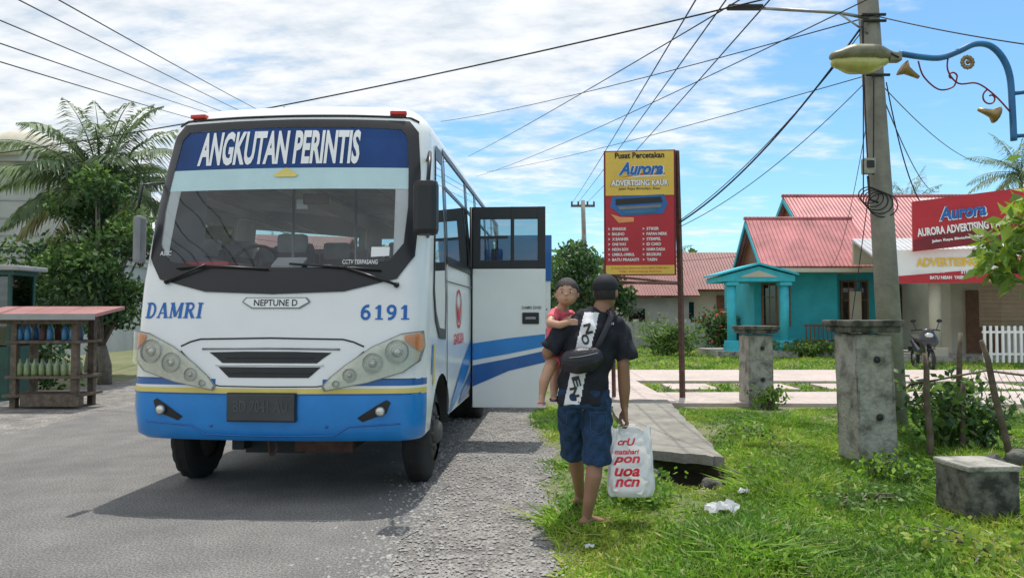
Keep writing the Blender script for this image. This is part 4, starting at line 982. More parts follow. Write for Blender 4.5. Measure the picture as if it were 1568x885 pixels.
for j in range(NV+1):
    t = j/NV; z = .215+.455*t
    ax = .165-.03*t-.02*max(0, .12-t)/.12; ay = .085*(1-.55*t)-.03*max(0, .1-t)/.1
    for i in range(NU):
        a = 2*math.pi*i/NU; ca, sa = math.cos(a), math.sin(a)
        x = ax*math.copysign(abs(ca)**.45, ca); y = ay*math.copysign(abs(sa)**.55, sa)
        wr = .006*math.sin(a*5+z*30)+.004*math.sin(a*9-z*45+math.sin(z*20))+.003*math.sin(z*60+a*3)
        top = .022*math.cos(a*2+.6)+.012*math.sin(a*5) if t > .8 else 0
        vs.append((bx+x+wr*.5, by+y+wr*1.3, z+top*(t-.8)*5))
fs = [[j*NU+i, j*NU+(i+1) % NU, (j+1)*NU+(i+1) % NU, (j+1)*NU+i] for j in range(NV) for i in range(NU)]; fs.append(list(range(NU)))
mb.add(vs, fs, 0, True)
for yy in (-.025, .095):
    mb.tube([(bx-.09, yy, .645), (bx-.07, yy*.8+.01, .685), (.258, .045+(yy-.045)*.5, .690), (bx+.04, yy*.8+.01, .685), (bx+.08, yy, .645)], [(.014, .002)]*5, 0, 6, ref=(0, 1, 0))
sb = mb.obj('shopping_bag', ['plastic'], man)
bb = BVHTree.FromPolygons([v_.co.copy() for v_ in sb.data.vertices], [tuple(p.vertices) for p in sb.data.polygons])
for body, z, wd, h, shr in (('crU', .585, .12, .05, .3), ('matahari', .52, .17, .035, .2), ('pon', .46, .18, .06, .3), ('uoa', .385, .17, .055, .3), ('ncn', .315, .17, .05, .3)):
    bm = text_bm(body, wd, h, .03, shr)
    for v_ in bm.verts: v_.co += Vector((bx-.035, 0, z))
    cut(bm, .02); onback('bag_print', bm, 'txtr', .004, man, bb)

kid = root('child', (.35, 5.15, 0), wc=False)
D = Vector((.17, -.10, 0))
def K(*p): return tuple(Vector(p)+D)
kh = Vector(K(-.14, .07, 1.595)); kr = Matrix.Rotation(math.radians(172), 3, 'Z')
SK = 1.12
def KH(x, y, z): return tuple(kh+kr @ Vector((x, y, z))*SK)
sc_ = lambda r: tuple(q*SK for q in r)
P = [ell(kh, sc_((.070, .075, .078)), kr), ell(KH(0, .022, -.032), sc_((.060, .052, .047)), kr), ell(KH(0, .075, -.012), (.010, .012, .009), kr),
     ell(KH(.07, .0, -.012), (.008, .014, .02), kr), ell(KH(-.07, .0, -.012), (.008, .014, .02), kr), ell(KH(.03, .045, -.032), (.024, .022, .022), kr), ell(KH(-.03, .045, -.032), (.024, .022, .022), kr),
     limb([K(-.155, .10, 1.54), K(-.17, .13, 1.48)], [.034, .04])]
P.append(limb([K(-.175, .14, 1.46), K(-.195, .16, 1.36), K(-.20, .16, 1.22), K(-.20, .16, 1.15)], [(.065, .05), (.07, .06), (.072, .065), (.065, .06)]))
P.append(limb([K(-.235, .10, 1.44), K(-.26, .0, 1.385), K(-.20, -.09, 1.375), K(-.135, -.13, 1.395)], [.032, .029, .026, .019]))
for k in range(4): P.append(limb([K(-.14, -.133, 1.412-.011*k), K(-.105, -.145, 1.412-.011*k), K(-.085, -.145, 1.408-.010*k)], [.0065, .006, .0055], seg=6))
P.append(limb([K(-.145, -.133, 1.42), K(-.125, -.145, 1.438)], [.0065, .006], seg=6))
P.append(limb([K(-.12, .16, 1.44), K(-.05, .18, 1.38), K(-.02, .13, 1.40)], [.030, .027, .02]))
P.append(limb([K(-.22, .10, 1.16), K(-.265, .0, 1.08), K(-.30, -.02, 1.0), K(-.315, -.01, .905)], [.048, .041, .036, .025]))
P.append(limb([K(-.315, -.005, .90), K(-.32, -.035, .875), K(-.325, -.075, .86)], [(.022, .022), (.022, .018), (.022, .012)]))
P.append(limb([K(-.16, .22, 1.16), K(-.20, .20, 1.06), K(-.225, .12, .96), K(-.23, .08, .90)], [.046, .04, .034, .024]))
P.append(limb([K(-.23, .08, .90), K(-.235, .04, .885), K(-.235, .0, .875)], [(.022, .022), (.022, .018), (.022, .012)]))
remesh('body', P, ['bskin'], .005, kid, 2)
P = [limb([K(-.175, .14, 1.475), K(-.195, .16, 1.36), K(-.20, .16, 1.22), K(-.20, .16, 1.14)], [(.072, .06), (.083, .073), (.088, .08), (.083, .08)], rnd=False),
     limb([K(-.21, .12, 1.455), K(-.245, .05, 1.41)], [.044, .042], rnd=False), limb([K(-.13, .15, 1.45), K(-.08, .17, 1.41)], [.042, .04], rnd=False),
     limb([K(-.205, .13, 1.17), K(-.24, .05, 1.11)], [.062, .054], rnd=False)]
remesh('dress', P, ['pink'], .007, kid, 3)
hh = remesh('hair', [ell(KH(0, -.008, .014), sc_((.0755, .080, .082)), kr)], ['hair'], .005, kid, 1)
bm = bmesh.new(); bm.from_mesh(hh.data)
def hcut(q): return (q.y > .030 and q.z < .052-6*q.x*q.x+.006*math.sin(q.x*170)) or (q.y > 0 and q.z < -.005) or q.z < -.037
dl = [f for f in bm.faces if hcut(kr.inverted() @ (f.calc_center_median()-kh))]
bmesh.ops.delete(bm, geom=dl, context='FACES'); bm.to_mesh(hh.data); bm.free()
mb = MB()
for sx in (-.026, .026):
    mb.sph(KH(sx, .067, .002), (.011, .006, .0065), 0, 2, kr); mb.sph(KH(sx, .072, .002), (.006, .004, .006), 1, 2, kr); mb.tube([KH(sx-.012, .070, .018), KH(sx, .074, .021), KH(sx+.012, .068, .018)], .002, 1, 5)
mb.sph(KH(0, .073, -.042), (.014, .006, .005), 2, 2, kr); mb.obj('face_features', ['eye', 'hair', 'lip'], kid)
for (x, y, z, m) in ((-.318, .01, .835, 'pinks'), (-.232, .09, .852, 'purple')):
    p = K(x, y, z); sole(p[0], p[1], -.05, -1, m, 'sandal', kid, L=.135, Wd=.028, z=z, th=.014)

# ------------------------------------------------------------------ billboard sign
sg_ = root('billboard_sign', (2.85, 12.4, 0))
bw = Matrix.Rotation(math.radians(-6), 3, 'Z')
bc = Vector((2.14, 12.35, 3.14))
def B(x, y, z): return bc+bw @ Vector((x, y, z))
mb = MB(); mb.box(B(0, .05, 0), (1.17, .10, 2.08), 0, bw)
mb.box(B(0, -.006, 0), (1.19, .02, 2.10), 3, bw)
mb.box(B(0, -.02, -.30), (1.13, .012, 1.16), 1, bw); mb.box(B(0, -.02, .66), (1.13, .012, .74), 2, bw); mb.box(B(0, -.02, -.955), (1.13, .012, .15), 2, bw)
mb.obj('board', ['signd', 'signr', 'signy', 'signd'], sg_)
mb = MB()
mb.tube([(2.85, 12.42, 0), (2.83, 12.42, 2.0), (2.78, 12.42, 4.2)], .05, 0, 4, sm=False); mb.tube([(1.72, 12.52, 0), (1.66, 12.52, 4.1)], .035, 0, 4, sm=False)
mb.tube([(1.6, 12.47, 1.98), (2.84, 12.40, 1.96)], .025, 0, 4, sm=False); mb.tube([(1.7, 12.5, 2.08), (2.8, 12.44, 1.97)], .02, 0, 4, sm=False); mb.obj('post_frame', ['rust'], sg_)
rz = math.radians(-6)
def bt(body, w_, h, x, z, m, bold=.02, shear=0., dy=0.): text('sign_text', body, w_, h, B(x, -.032-dy, z), m, sg_, rz, bold, shear)
bt('Pusat Percetakan', .82, .10, 0, .965, 'txtk', .03); bt('Aurora', .78, .24, .025, .735, 'txtw', .07, .35); bt('Aurora', .74, .22, .02, .74, 'txtb', .04, .35, .004); bt('ADVERTISING KAUR', .97, .105, 0, .50, 'signd', .08); bt('ADVERTISING KAUR', .95, .10, 0, .50, 'txtw', .04, 0, .004)
bt('Jalan Raya Bintuhan, Kaur', .7, .05, 0, .40, 'txtk', .01)
mb = MB(); mb.prism([B(-.3, -.028, .60), B(0, -.028, .66), B(.42, -.028, .66), B(.42, -.028, .64), B(0, -.028, .635)], bw @ Vector((0, -.004, 0)), 0)
mb.prism([B(-.25, -.028, .575), B(0, -.028, .62), B(.42, -.028, .625), B(.42, -.028, .61), B(0, -.028, .60)], bw @ Vector((0, -.004, 0)), 1); mb.obj('swoosh', ['txtr', 'txtw'], sg_)
mb = MB(); pr = [(-.46, .27), (.40, .30), (.46, .14), (.38, -.02), (-.30, -.05), (-.49, .10)]
mb.prism([B(x, -.028, z) for x, z in pr], bw @ Vector((0, -.006, 0)), 4)
mb.prism([B(x, -.038, z) for x, z in [(-.40, .23), (.35, .26), (.38, .17), (-.40, .13)]], bw @ Vector((0, -.004, 0)), 1)
mb.prism([B(x, -.038, z) for x, z in [(-.36, .10), (.36, .13), (.34, .08), (-.34, .05)]], bw @ Vector((0, -.004, 0)), 0)
mb.prism([B(x, -.038, z) for x, z in [(-.30, .04), (.30, .07), (.24, .0), (-.24, -.02)]], bw @ Vector((0, -.004, 0)), 2)
mb.prism([B(x, -.028, z) for x, z in [(-.48, -.02), (-.32, -.07), (-.1, -.08), (-.1, -.15), (-.35, -.17)]], bw @ Vector((0, -.004, 0)), 3)
mb.obj('printer_picture', ['grey', 'txtk', 'fuelb', 'orange', 'dblue'], sg_)
for i, (a, b) in enumerate((('SPANDUK', 'STIKER'), ('BALEHO', 'PAPAN MERK'), ('X BANNER', 'STEMPEL'), ('ONE WAY', 'ID CARD'), ('NEON BOX', 'NAMA DADA'), ('UMBUL-UMBUL', 'BROSURE'), ('BATU PRASASTI', 'YASIN'))):
    z = -.27-.086*i
    bt('>', .03, .04, -.51, z, 'txtw', .03); bt(a, .034*len(a), .05, -.46+.017*len(a), z, 'txtw', .03); bt('>', .03, .04, .06, z, 'txtw', .03); bt(b, .034*len(b), .05, .11+.017*len(b), z, 'txtw', .03)
bt('Jl. Raya Desa Bintuhan Kaur 0812 7300 4411', .95, .035, 0, -.93, 'txtr', .01); bt('Telp. Advertising Aurora', .7, .035, 0, -.985, 'txtr', .01)

# ------------------------------------------------------------------ gate pillars / block
def pillar(x, y, w_, h, lean=0., name='concrete_gate_pillar', cap=True, rz_=.10, holes=True):
    P_ = root(name, (x, y, 0), rz_, wc=False); mb = MB()
    mb.box((0, 0, h/2-.05), (w_, w_, h+.0), 0, bev=.015, taper=.97)
    o = mb.obj('shaft', ['conc'], P_)
    bm = bmesh.new(); bm.from_mesh(o.data); bmesh.ops.subdivide_edges(bm, edges=bm.edges[:], cuts=7, use_grid_fill=True)
    for v_ in bm.verts: v_.co += Vector((random.uniform(-1, 1), random.uniform(-1, 1), random.uniform(-1, 1)))*.006; v_.co.x += lean*v_.co.z
    bm.to_mesh(o.data); bm.free()
    if cap:
        mb = MB(); mb.box((lean*h, 0, h+.005), (w_*1.28, w_*1.28, .07), 0, bev=.02); mb.box((lean*h, 0, h+.06), (w_*1.40, w_*1.40, .06), 0, bev=.015); mb.obj('cap', ['concd'], P_)
    if holes:
        mb = MB()
        for z in (h*.36, h*.78): mb.tube([(.02+lean*z, -w_/2-.010, z), (.02+lean*z, -w_/2+.02, z)], [.032, .032], 0, 10)
        for z in (h*.36, h*.78): mb.tube([(.02+lean*z, -w_/2-.014, z), (.02+lean*z, -w_/2+.0, z)], [.045, .045], 1, 10, caps=False)
        mb.obj('bolt_hole', ['dark', 'conc'], P_)
    return P_
pillar(3.47, 7.25, .385, 1.30, -.035); pillar(3.88, 11.8, .40, 1.17, 0)
P_ = root('concrete_block', (3.30, 5.3, 0), .06, wc=False); mb = MB(); mb.box((0, 0, .17), (.37, .37, .42), 0, bev=.02); mb.box((0, 0, .385), (.39, .39, .04), 1, bev=.012); mb.obj('block', ['concd', 'conc'], P_)  # dark sides and paler top: the block's shade is put into the colours

# ------------------------------------------------------------------ utility pole
up = root('utility_pole', (4.86, 9.5, 0)); mb = MB()
mb.tube([(4.90, 9.5, -.1), (4.77, 9.5, 2.8), (4.63, 9.5, 5.6), (4.50, 9.5, 8.5)], [.155, .14, .125, .11], 0, 18)
mb.obj('shaft', ['pole'], up); mb = MB()
mb.box((4.53, 9.34, 3.32), (.15, .10, .2), 0, bev=.015); mb.box((4.53, 9.285, 3.34), (.09, .02, .09), 1); mb.tube([(4.53, 9.36, 3.2), (4.55, 9.36, 2.9), (4.65, 9.35, 2.86)], .015, 1); mb.obj('meter_box', ['conc', 'dark'], up)
mb = MB()
for k in range(5):
    c = (4.52+.05*k, 9.33, 2.95-.03*k); rr = .13+.015*k
    mb.tube([(c[0]+rr*math.cos(a), c[1]+.01*k, c[2]+rr*.8*math.sin(a)) for a in [i*2*math.pi/16 for i in range(17)]], .008, 0, 5, caps=False)
mb.obj('cable_coil', ['wire'], up)
mb = MB(); mb.tube([(4.58, 9.4, 5.25), (4.2, 9.4, 5.32), (3.2, 9.4, 5.38)], .022, 0, 8); mb.box((3.0, 9.4, 5.39), (.45, .12, .05), 1, bev=.02); mb.tube([(4.58, 9.4, 5.05), (4.2, 9.4, 5.32)], .012, 0)
for z in (4.5, 5.2, 5.28): mb.tube([(4.68-(z-4.5)*.05-.15, 9.36, z), (4.68-(z-4.5)*.05+.15, 9.36, z)], .02, 1, 6)
mb.obj('lamp_arm', ['steel', 'wire'], up)
dp = root('utility_pole', (3.9, 40, 0)); mb = MB(); mb.tube([(4.3, 40, -.1), (3.95, 40, 4), (3.85, 40, 7.6)], [.17, .14, .11], 0, 10); mb.box((3.85, 40, 7.3), (1.3, .1, .12), 1)
for x in (3.25, 3.6, 4.1, 4.45): mb.tube([(x, 40, 7.35), (x, 40, 7.55)], .05, 1, 6)
mb.obj('shaft', ['pole', 'wood'], dp)
dp = root('utility_pole', (-9.9, 28, 0)); mb = MB(); mb.tube([(-9.9, 28, -.1), (-9.9, 28, 8.9)], [.17, .11], 0, 10); mb.box((-10.4, 28, 8.75), (2.4, .1, .12), 1)
for x in (-9.4, -10.1, -10.8, -11.4): mb.tube([(x, 28, 8.8), (x, 28, 9.05)], .04, 1, 6)
mb.obj('shaft', ['pole', 'wood'], dp)

# ------------------------------------------------------------------ wires
wr = root('overhead_wires', (0, 12, 6))
def wire(a, b, ext=1., sag=.2, r=.010):
    a = Vector(a); b = Vector(b); b = a+(b-a)*ext; mb = MB(); pts = []
    for k in range(25):
        t = k/24; p = a.lerp(b, t); p.z -= sag*4*t*(1-t); pts.append(p)
    mb.tube(pts, r, 0, 5); mb.obj('wire', ['wire'], wr)
F1 = [(-9.37, 28, 9.05), (-10.1, 28, 9.05), (-10.8, 28, 9.05), (-11.4, 28, 9.05), (-11.5, 28, 8.7)]
Q1 = [(-6.04, 10, 5.69), (-6.57, 10, 5.69), (-6.93, 10, 5.47), (-6.93, 10, 5.16), (-6.93, 10, 4.91)]
for a, b in zip(F1, Q1): wire(a, b, 1.45, .05, .010)
wire((-13, 15.6, 4.6), (1.76, 9, 5.27), 1.35, .35, .011)
wire((-2.9, 30, 9.3), (4.62, 9.5, 5.3), 1, .15, .009)
wire((-1.2, 35, 8.2), (4.65, 9.5, 4.55), 1, .15, .007)
wire((-1.9, 32, 8.3), (2.30, 8, 4.84), 1.3, .1, .008); wire((-1.6, 33, 7.6), (3.43, 8, 4.84), 1.3, .25, .007)
wire((3.3, 40, 7.5), (1.95, 8, 4.84), 1.25, .1, .009); wire((3.6, 40, 7.5), (2.27, 8, 4.84), 1.25, .1, .009); wire((4.1, 40, 7.5), (2.73, 8, 4.84), 1.25, .1, .009)
wire((4.58, 9.4, 5.25), (2.80, 12.4, 2.97), 1, .28, .014); wire((4.60, 9.4, 5.2), (2.80, 12.4, 3.0), 1, .22, .007); wire((4.62, 9.4, 4.5), (2.80, 12.4, 2.9), 1, .2, .006)
wire((4.6, 9.4, 5.3), (5.54, 8, 4.45), 1.5, .05, .008); wire((4.7, 9.5, 4.55), (15.1, 26, 5.77), 1, .5, .009); wire((4.72, 9.5, 4.5), (17.5, 26, 7.0), 1, .6, .007); wire((4.7, 9.5, 4.5), (11, 25.5, 3.1), 1, .6, .006)
wire((4.50, 9.35, 5.2), (4.44, 9.3, 2.95), 1, .0, .008); wire((4.48, 9.35, 5.2), (4.5, 9.3, 3.4), 1, .12, .008); wire((4.62, 9.35, 4.5), (4.57, 9.3, 3.2), 1, .08, .009); wire((4.78, 9.35, 4.4), (5.2, 9.4, 2.9), 1, .2, .008)
wire((4.5, 9.3, 2.9), (4.2, 9.6, 0), 1, 0, .006); wire((-1.0, 45, 4.2), (16, 30, 4.5), 1, .3, .010)
wire((-14, 26, 5.3), (-8.3, 16, 3.8), 1, .1, .012); wire((-13.5, 16, 3.0), (-3.2, 16, 2.9), 1, .1, .010)

# ------------------------------------------------------------------ ornamental street lamp
sl = root('ornamental_street_lamp', (6.25, 8.5, 0)); mb = MB(); Yl = 8.5
mb.tube([(6.25, Yl, 0), (6.25, Yl, 4.9)], [.08, .05], 0, 12); mb.box((6.25, Yl, .1), (.3, .3, .2), 0, bev=.02)
def smooth(pts, n=5):
    out = []; P_ = [Vector(p) for p in pts]
    for i in range(len(P_)-1):
        p0 = P_[max(i-1, 0)]; p1 = P_[i]; p2 = P_[i+1]; p3 = P_[min(i+2, len(P_)-1)]
        for k in range(n):
            t = k/n; out.append(.5*((2*p1)+(p2-p0)*t+(2*p0-5*p1+4*p2-p3)*t*t+(3*p1-p0-3*p2+p3)*t**3))
    return out+[P_[-1]]
arm = [(4.50, 4.47), (4.75, 4.43), (4.98, 4.42), (5.2, 4.50), (5.38, 4.58), (5.56, 4.56), (5.70, 4.42), (5.78, 4.20), (5.80, 3.85), (5.81, 3.45)]
mb.tube(smooth([(x, Yl, z) for x, z in arm]), .036, 0, 8)
mb.tube([(5.81, Yl, 3.5), (6.2, Yl, 3.55)], .025, 0, 8); mb.tube([(5.80, Yl, 4.0), (6.2, Yl, 4.05)], .025, 0, 8)
def curl(cx_, cz_, r0, turns, a0, sgn=1):
    pts = []
    for k in range(22):
        t = k/21; a = a0+sgn*turns*2*math.pi*t; r = r0*(1-.75*t); pts.append((cx_+r*math.cos(a), Yl, cz_+r*math.sin(a)))
    return pts
mb.tube(smooth([(4.72, Yl, 4.38), (4.78, Yl, 4.2), (4.95, Yl, 4.05), (5.12, Yl, 4.08), (5.17, Yl, 4.2)])+curl(5.11, 4.2, .06, .8, 0), .010, 1, 6)
mb.tube(smooth([(5.08, Yl, 4.48), (5.06, Yl, 4.28), (5.18, Yl, 4.12), (5.4, Yl, 4.12), (5.6, Yl, 3.98), (5.78, Yl, 3.78)]), .010, 1, 6); mb.tube(curl(5.55, 3.95, .10, 1., 2., 1), .010, 1, 6)
for (cx_, cz_) in ((5.28, 4.36),):
    for k in range(12):
        a = k*math.pi/6; mb.sph((cx_+.06*math.cos(a), Yl-.02, cz_+.06*math.sin(a)), (.03, .015, .03), 2, 1)
    mb.sph((cx_, Yl-.03, cz_), .03, 2, 1)
for (x, z, an) in ((4.62, 4.25, 2.6), (5.52, 3.78, -.3)):
    u = Vector((math.cos(an), 0, math.sin(an))); p = Vector((x, Yl, z))
    mb.tube([p-u*.12, p-u*.03, p+u*.04, p+u*.10], [.02, .035, .05, .10], 2, 12)
mb.obj('post_and_scroll_arm', ['bluearm', 'signd', 'gold'], sl)
P = [limb([(3.74, Yl, 4.44), (3.95, Yl, 4.47), (4.2, Yl, 4.47), (4.45, Yl, 4.44)], [(.09, .05), (.16, .10), (.15, .10), (.05, .045)], ref=(0, 1, 0))]
remesh('lamp_housing', P, ['lampcase'], .012, sl, 3)
P = [limb([(3.76, Yl, 4.36), (3.95, Yl, 4.33), (4.15, Yl, 4.33), (4.32, Yl, 4.37)], [(.07, .06), (.14, .10), (.135, .095), (.08, .05)], ref=(0, 1, 0))]
remesh('lamp_bowl', P, ['lampbowl'], .012, sl, 3)
mb = MB(); mb.box((4.44, Yl, 4.42), (.14, .12, .1), 0, bev=.02); mb.tube([(4.35, Yl-.07, 4.46), (4.46, Yl-.07, 4.40)], .008, 1); mb.obj('lamp_bracket', ['lampcase', 'wire'], sl)

# ------------------------------------------------------------------ teal house
ho = root('teal_house', (11, 27, 0)); mb = MB()
mb.box((9.9, 27.6, 1.5), (2.9, 3.6, 3.0), 0); mb.box((14.6, 28.6, 1.55), (7.6, 4.0, 3.1), 0)
mb.box((12.8, 25.9, .12), (9.4, 3.0, .24), 3)
mb.box((9.9, 25.78, .35), (2.92, .04, .5), 1)
mb.box((8.0, 25.4, .12), (2.6, 2.6, .22), 3)
mb.obj('walls', ['teal', 'tealb', 'cream', 'conc'], ho)
def gable(mb, x0, x1, y0, yr, y1, ze, zr, mi, t=.06):
    for (ya, za, yb, zb) in ((y0, ze, yr, zr), (yr, zr, y1, ze)):
        n_ = Vector((0, -(zb-za), yb-ya)).normalized()*t
        mb.prism([(x0, ya, za), (x1, ya, za), (x1, yb, zb), (x0, yb, zb)], n_, mi)
mb = MB(); gable(mb, 8.45, 12.3, 25.0, 26.7, 28.4, 3.02, 4.82, 0); gable(mb, 10.9, 18.6, 25.9, 29.6, 33.3, 3.12, 6.1, 0)
mb.tube([(8.4, 26.7, 4.90), (12.3, 26.7, 4.90)], .07, 0, 6); mb.tube([(10.85, 29.6, 6.18), (18.6, 29.6, 6.18)], .08, 0, 6)
mb.obj('roof', ['roofr'], ho)
mb = MB(); mb.poly([(8.7, 25.3, 3.0), (8.7, 26.7, 4.75), (8.7, 28.2, 3.0)], 0); mb.poly([(11.1, 26.4, 3.1), (11.1, 29.6, 6.0), (11.1, 33, 3.1)], 0)
for (a, b) in (((8.42, 24.95, 2.98), (8.42, 26.7, 4.8)), ((8.42, 26.7, 4.8), (8.42, 28.4, 2.98)), ((10.87, 25.85, 3.1), (10.87, 29.6, 6.08)), ((10.87, 29.6, 6.08), (10.87, 33.3, 3.1))):
    mb.prism([a, b, (b[0], b[1], b[2]-.18), (a[0], a[1], a[2]-.18)], (.04, 0, 0), 1)
mb.box((10.4, 25.02, 2.93), (3.9, .05, .14), 2); mb.box((15.4, 25.92, 3.03), (6.2, .05, .14), 2); mb.box((10.4, 25.9, 2.9), (3.6, 1.7, .04), 2); mb.box((15.4, 26.6, 2.95), (6.2, 1.4, .04), 2)
mb.obj('gable_boards', ['woodr', 'tealb', 'cream'], ho)
mb = MB(); mb.prism([(6.95, 24.4, 2.52), (9.35, 24.4, 2.52), (9.35, 24.4, 2.7), (8.15, 24.4, 3.02), (6.95, 24.4, 2.7)], (0, 2.0, 0), 0)
mb.prism([(6.85, 24.3, 2.72), (8.15, 24.3, 3.07), (9.45, 24.3, 2.72), (9.45, 24.3, 2.78), (8.15, 24.3, 3.14), (6.85, 24.3, 2.78)], (0, 2.2, 0), 1)
mb.prism([(7.5, 24.38, 2.66), (8.8, 24.38, 2.66), (8.15, 24.38, 2.88)], (0, .015, 0), 2)
for x in (7.3, 9.05): mb.tube([(x, 24.6, .2), (x, 24.6, 2.52)], .15, 0, 16); mb.box((x, 24.6, .32), (.5, .5, .5), 0, bev=.03, taper=.8); mb.box((x, 24.6, 2.44), (.4, .4, .12), 0, bev=.02)
mb.tube([(13.0, 25.2, .2), (13.0, 25.2, 2.95)], .11, 0, 14); mb.tube([(15.6, 25.2, .2), (15.6, 25.2, 2.95)], .11, 0, 14)
mb.obj('porch', ['tealb', 'tealb', 'cream'], ho)
def win(mb, x, z, w_, h, y, n=2, f=.07):
    mb.box((x, y-.02, z), (w_, .06, h), 0)
    for k in range(n):
        cx_ = x-w_/2+f+(w_-f*(n+1))/n*(k+.5)+f*k; ww = (w_-f*(n+1))/n
        mb.box((cx_, y-.055, z), (ww, .012, h-2*f), 1); mb.box((cx_, y-.065, z), (.03, .015, h-2*f), 0); mb.box((cx_, y-.066, z+h*.18), (ww, .014, .03), 0)
mb = MB(); win(mb, 9.2, 1.75, 1.0, 1.5, 25.79); win(mb, 12.3, 1.55, 1.0, 2.2, 26.58, 2); win(mb, 14.2, 1.7, 1.3, 1.5, 26.58, 3); win(mb, 16.6, 1.7, 1.3, 1.5, 26.58, 3)
mb.box((12.3, 26.5, 1.35), (.42, .03, 1.8), 2); mb.obj('windows_and_door', ['woodr', 'wglass', 'cream'], ho)
mb = MB(); mb.box((10.6, 25.0, .55), (1.3, .45, .06), 0)
for k in range(9): mb.box((10.02+.145*k, 25.22, .8), (.03, .03, .5), 0)
mb.box((10.6, 25.22, 1.05), (1.3, .04, .07), 0)
for x in (10.0, 11.2): mb.box((x, 24.85, .4), (.06, .06, .35), 0); mb.box((x, 25.2, .4), (.06, .06, .35), 0)
mb.obj('porch_bench', ['woodr'], root('wooden_bench', (10.6, 25, .24)))

sp = root('print_shop_building', (14.5, 23.5, 0)); mb = MB()
mb.box((17.2, 25.3, 1.5), (6.4, 3.4, 3.0), 0); mb.box((15.5, 22.9, .1), (8.2, 2.0, .2), 1); mb.tube([(12.75, 22.3, .2), (12.75, 22.3, 2.4)], .17, 0, 16); mb.box((12.75, 22.3, .3), (.5, .5, .3), 0, bev=.03)
mb.tube([(16.0, 21.6, .2), (16.0, 21.6, 2.4)], .17, 0, 16)
mb.box((15.0, 23.53, 1.2), (1.1, .05, 2.0), 3); mb.box((17.2, 23.53, 1.5), (1.4, .05, 1.2), 3)
mb.obj('walls', ['cream', 'conc', 'teal', 'woodr'], sp)
mb = MB(); mb.prism([(11.4, 21.9, 2.55), (19, 20.9, 2.55), (19, 24.0, 3.9), (11.4, 24.8, 3.9)], (0, 0, .07), 0); mb.prism([(14.6, 24.0, 4.0), (20.8, 23.4, 4.0), (20.8, 27, 5.6), (14.9, 27, 5.6)], (0, 0, .07), 0)
mb.box((15.2, 24.9, 3.5), (7.4, .1, .8), 1); mb.obj('roof', ['roofg', 'cream'], sp)
mb = MB()
for k in range(21): mb.box((14.6, 21.3-.012*(k % 2), 1.10+.062*k), (2.3, .03, .055), 0)
mb.obj('bamboo_blind', ['bamboo'], sp)
rs = math.radians(-16); RS = Matrix.Rotation(rs, 3, 'Z')
def shopsign(name, c, w_, h, mats, texts, skew=0., rz_=rs):
    Pn = root(name, c); R = Matrix.Rotation(rz_, 3, 'Z'); c = Vector(c); mb = MB()
    def Q(x, y, z): return c+R @ Vector((x, y, z+skew*x))
    mb.prism([Q(-w_/2, 0, -h/2), Q(w_/2, 0, -h/2), Q(w_/2, 0, h/2), Q(-w_/2, 0, h/2)], R @ Vector((0, .1, 0)), 0)
    mb.prism([Q(-w_/2, -.012, -h/2), Q(w_/2, -.012, -h/2), Q(w_/2, -.012, -h/2+h*.28), Q(0, -.012, -h/2+h*.40), Q(-w_/2, -.012, -h/2+h*.22)], R @ Vector((0, .008, 0)), 1)
    mb.obj('panel', mats, Pn)
    for b_, tw, th, x, z, m, dy in texts: text('sign_text', b_, tw, th, Q(x, -.03-dy, z), m, Pn, rz_, .04, .2 if b_ == 'Aurora' else 0, roll=-math.atan(skew))
shopsign('shop_sign', (13.0, 21.0, 4.12), 2.85, 1.45, ['signr', 'signd'], [('Aurora', 1.25, .42, -.15, .25, 'txtw', 0), ('Aurora', 1.19, .38, -.15, .26, 'txtb', .01), ('AURORA ADVERTISING KAUR', 2.35, .24, -.15, -.20, 'txtw', 0), ('Jalan Raya Bintuhan Muka Bank', 1.7, .10, -.1, -.50, 'txtw', 0)], .10)
shopsign('shop_banner', (13.55, 21.1, 2.83), 4.6, .98, ['txtw', 'signr'], [('Pusat Percetakan', 1.5, .14, .4, .38, 'txtk', 0), ('ADVERTISING', 1.6, .26, -1.0, .12, 'signy', 0), ('ADVERTISING', 1.5, .24, .8, .12, 'txtr', 0), ('SPANDUK  BALEHO', .9, .10, -1.5, -.15, 'txtw', 0), ('STIKER  STEMPEL', .9, .10, -.2, -.18, 'txtw', 0), ('NEON BOX', .7, .10, 1.1, -.18, 'txtw', 0), ('BATU NISAN  YASIN', .9, .10, -1.0, -.33, 'txtw', 0), ('NOTA FAKTUR', .7, .12, 1.6, -.02, 'txtk', 0)], .0)
fe = root('white_picket_fence', (14.5, 20.4, 0)); mb = MB()
for k in range(30): mb.box((12.95+.16*k, 20.3-.01*k, .62), (.06, .04, 1.0), 0)
for z in (.35, .95): mb.box((15.3, 20.18, z), (4.8, .04, .06), 0, rot=Matrix.Rotation(-.0625, 3, 'Z'))
mb.obj('pickets', ['txtw'], fe)

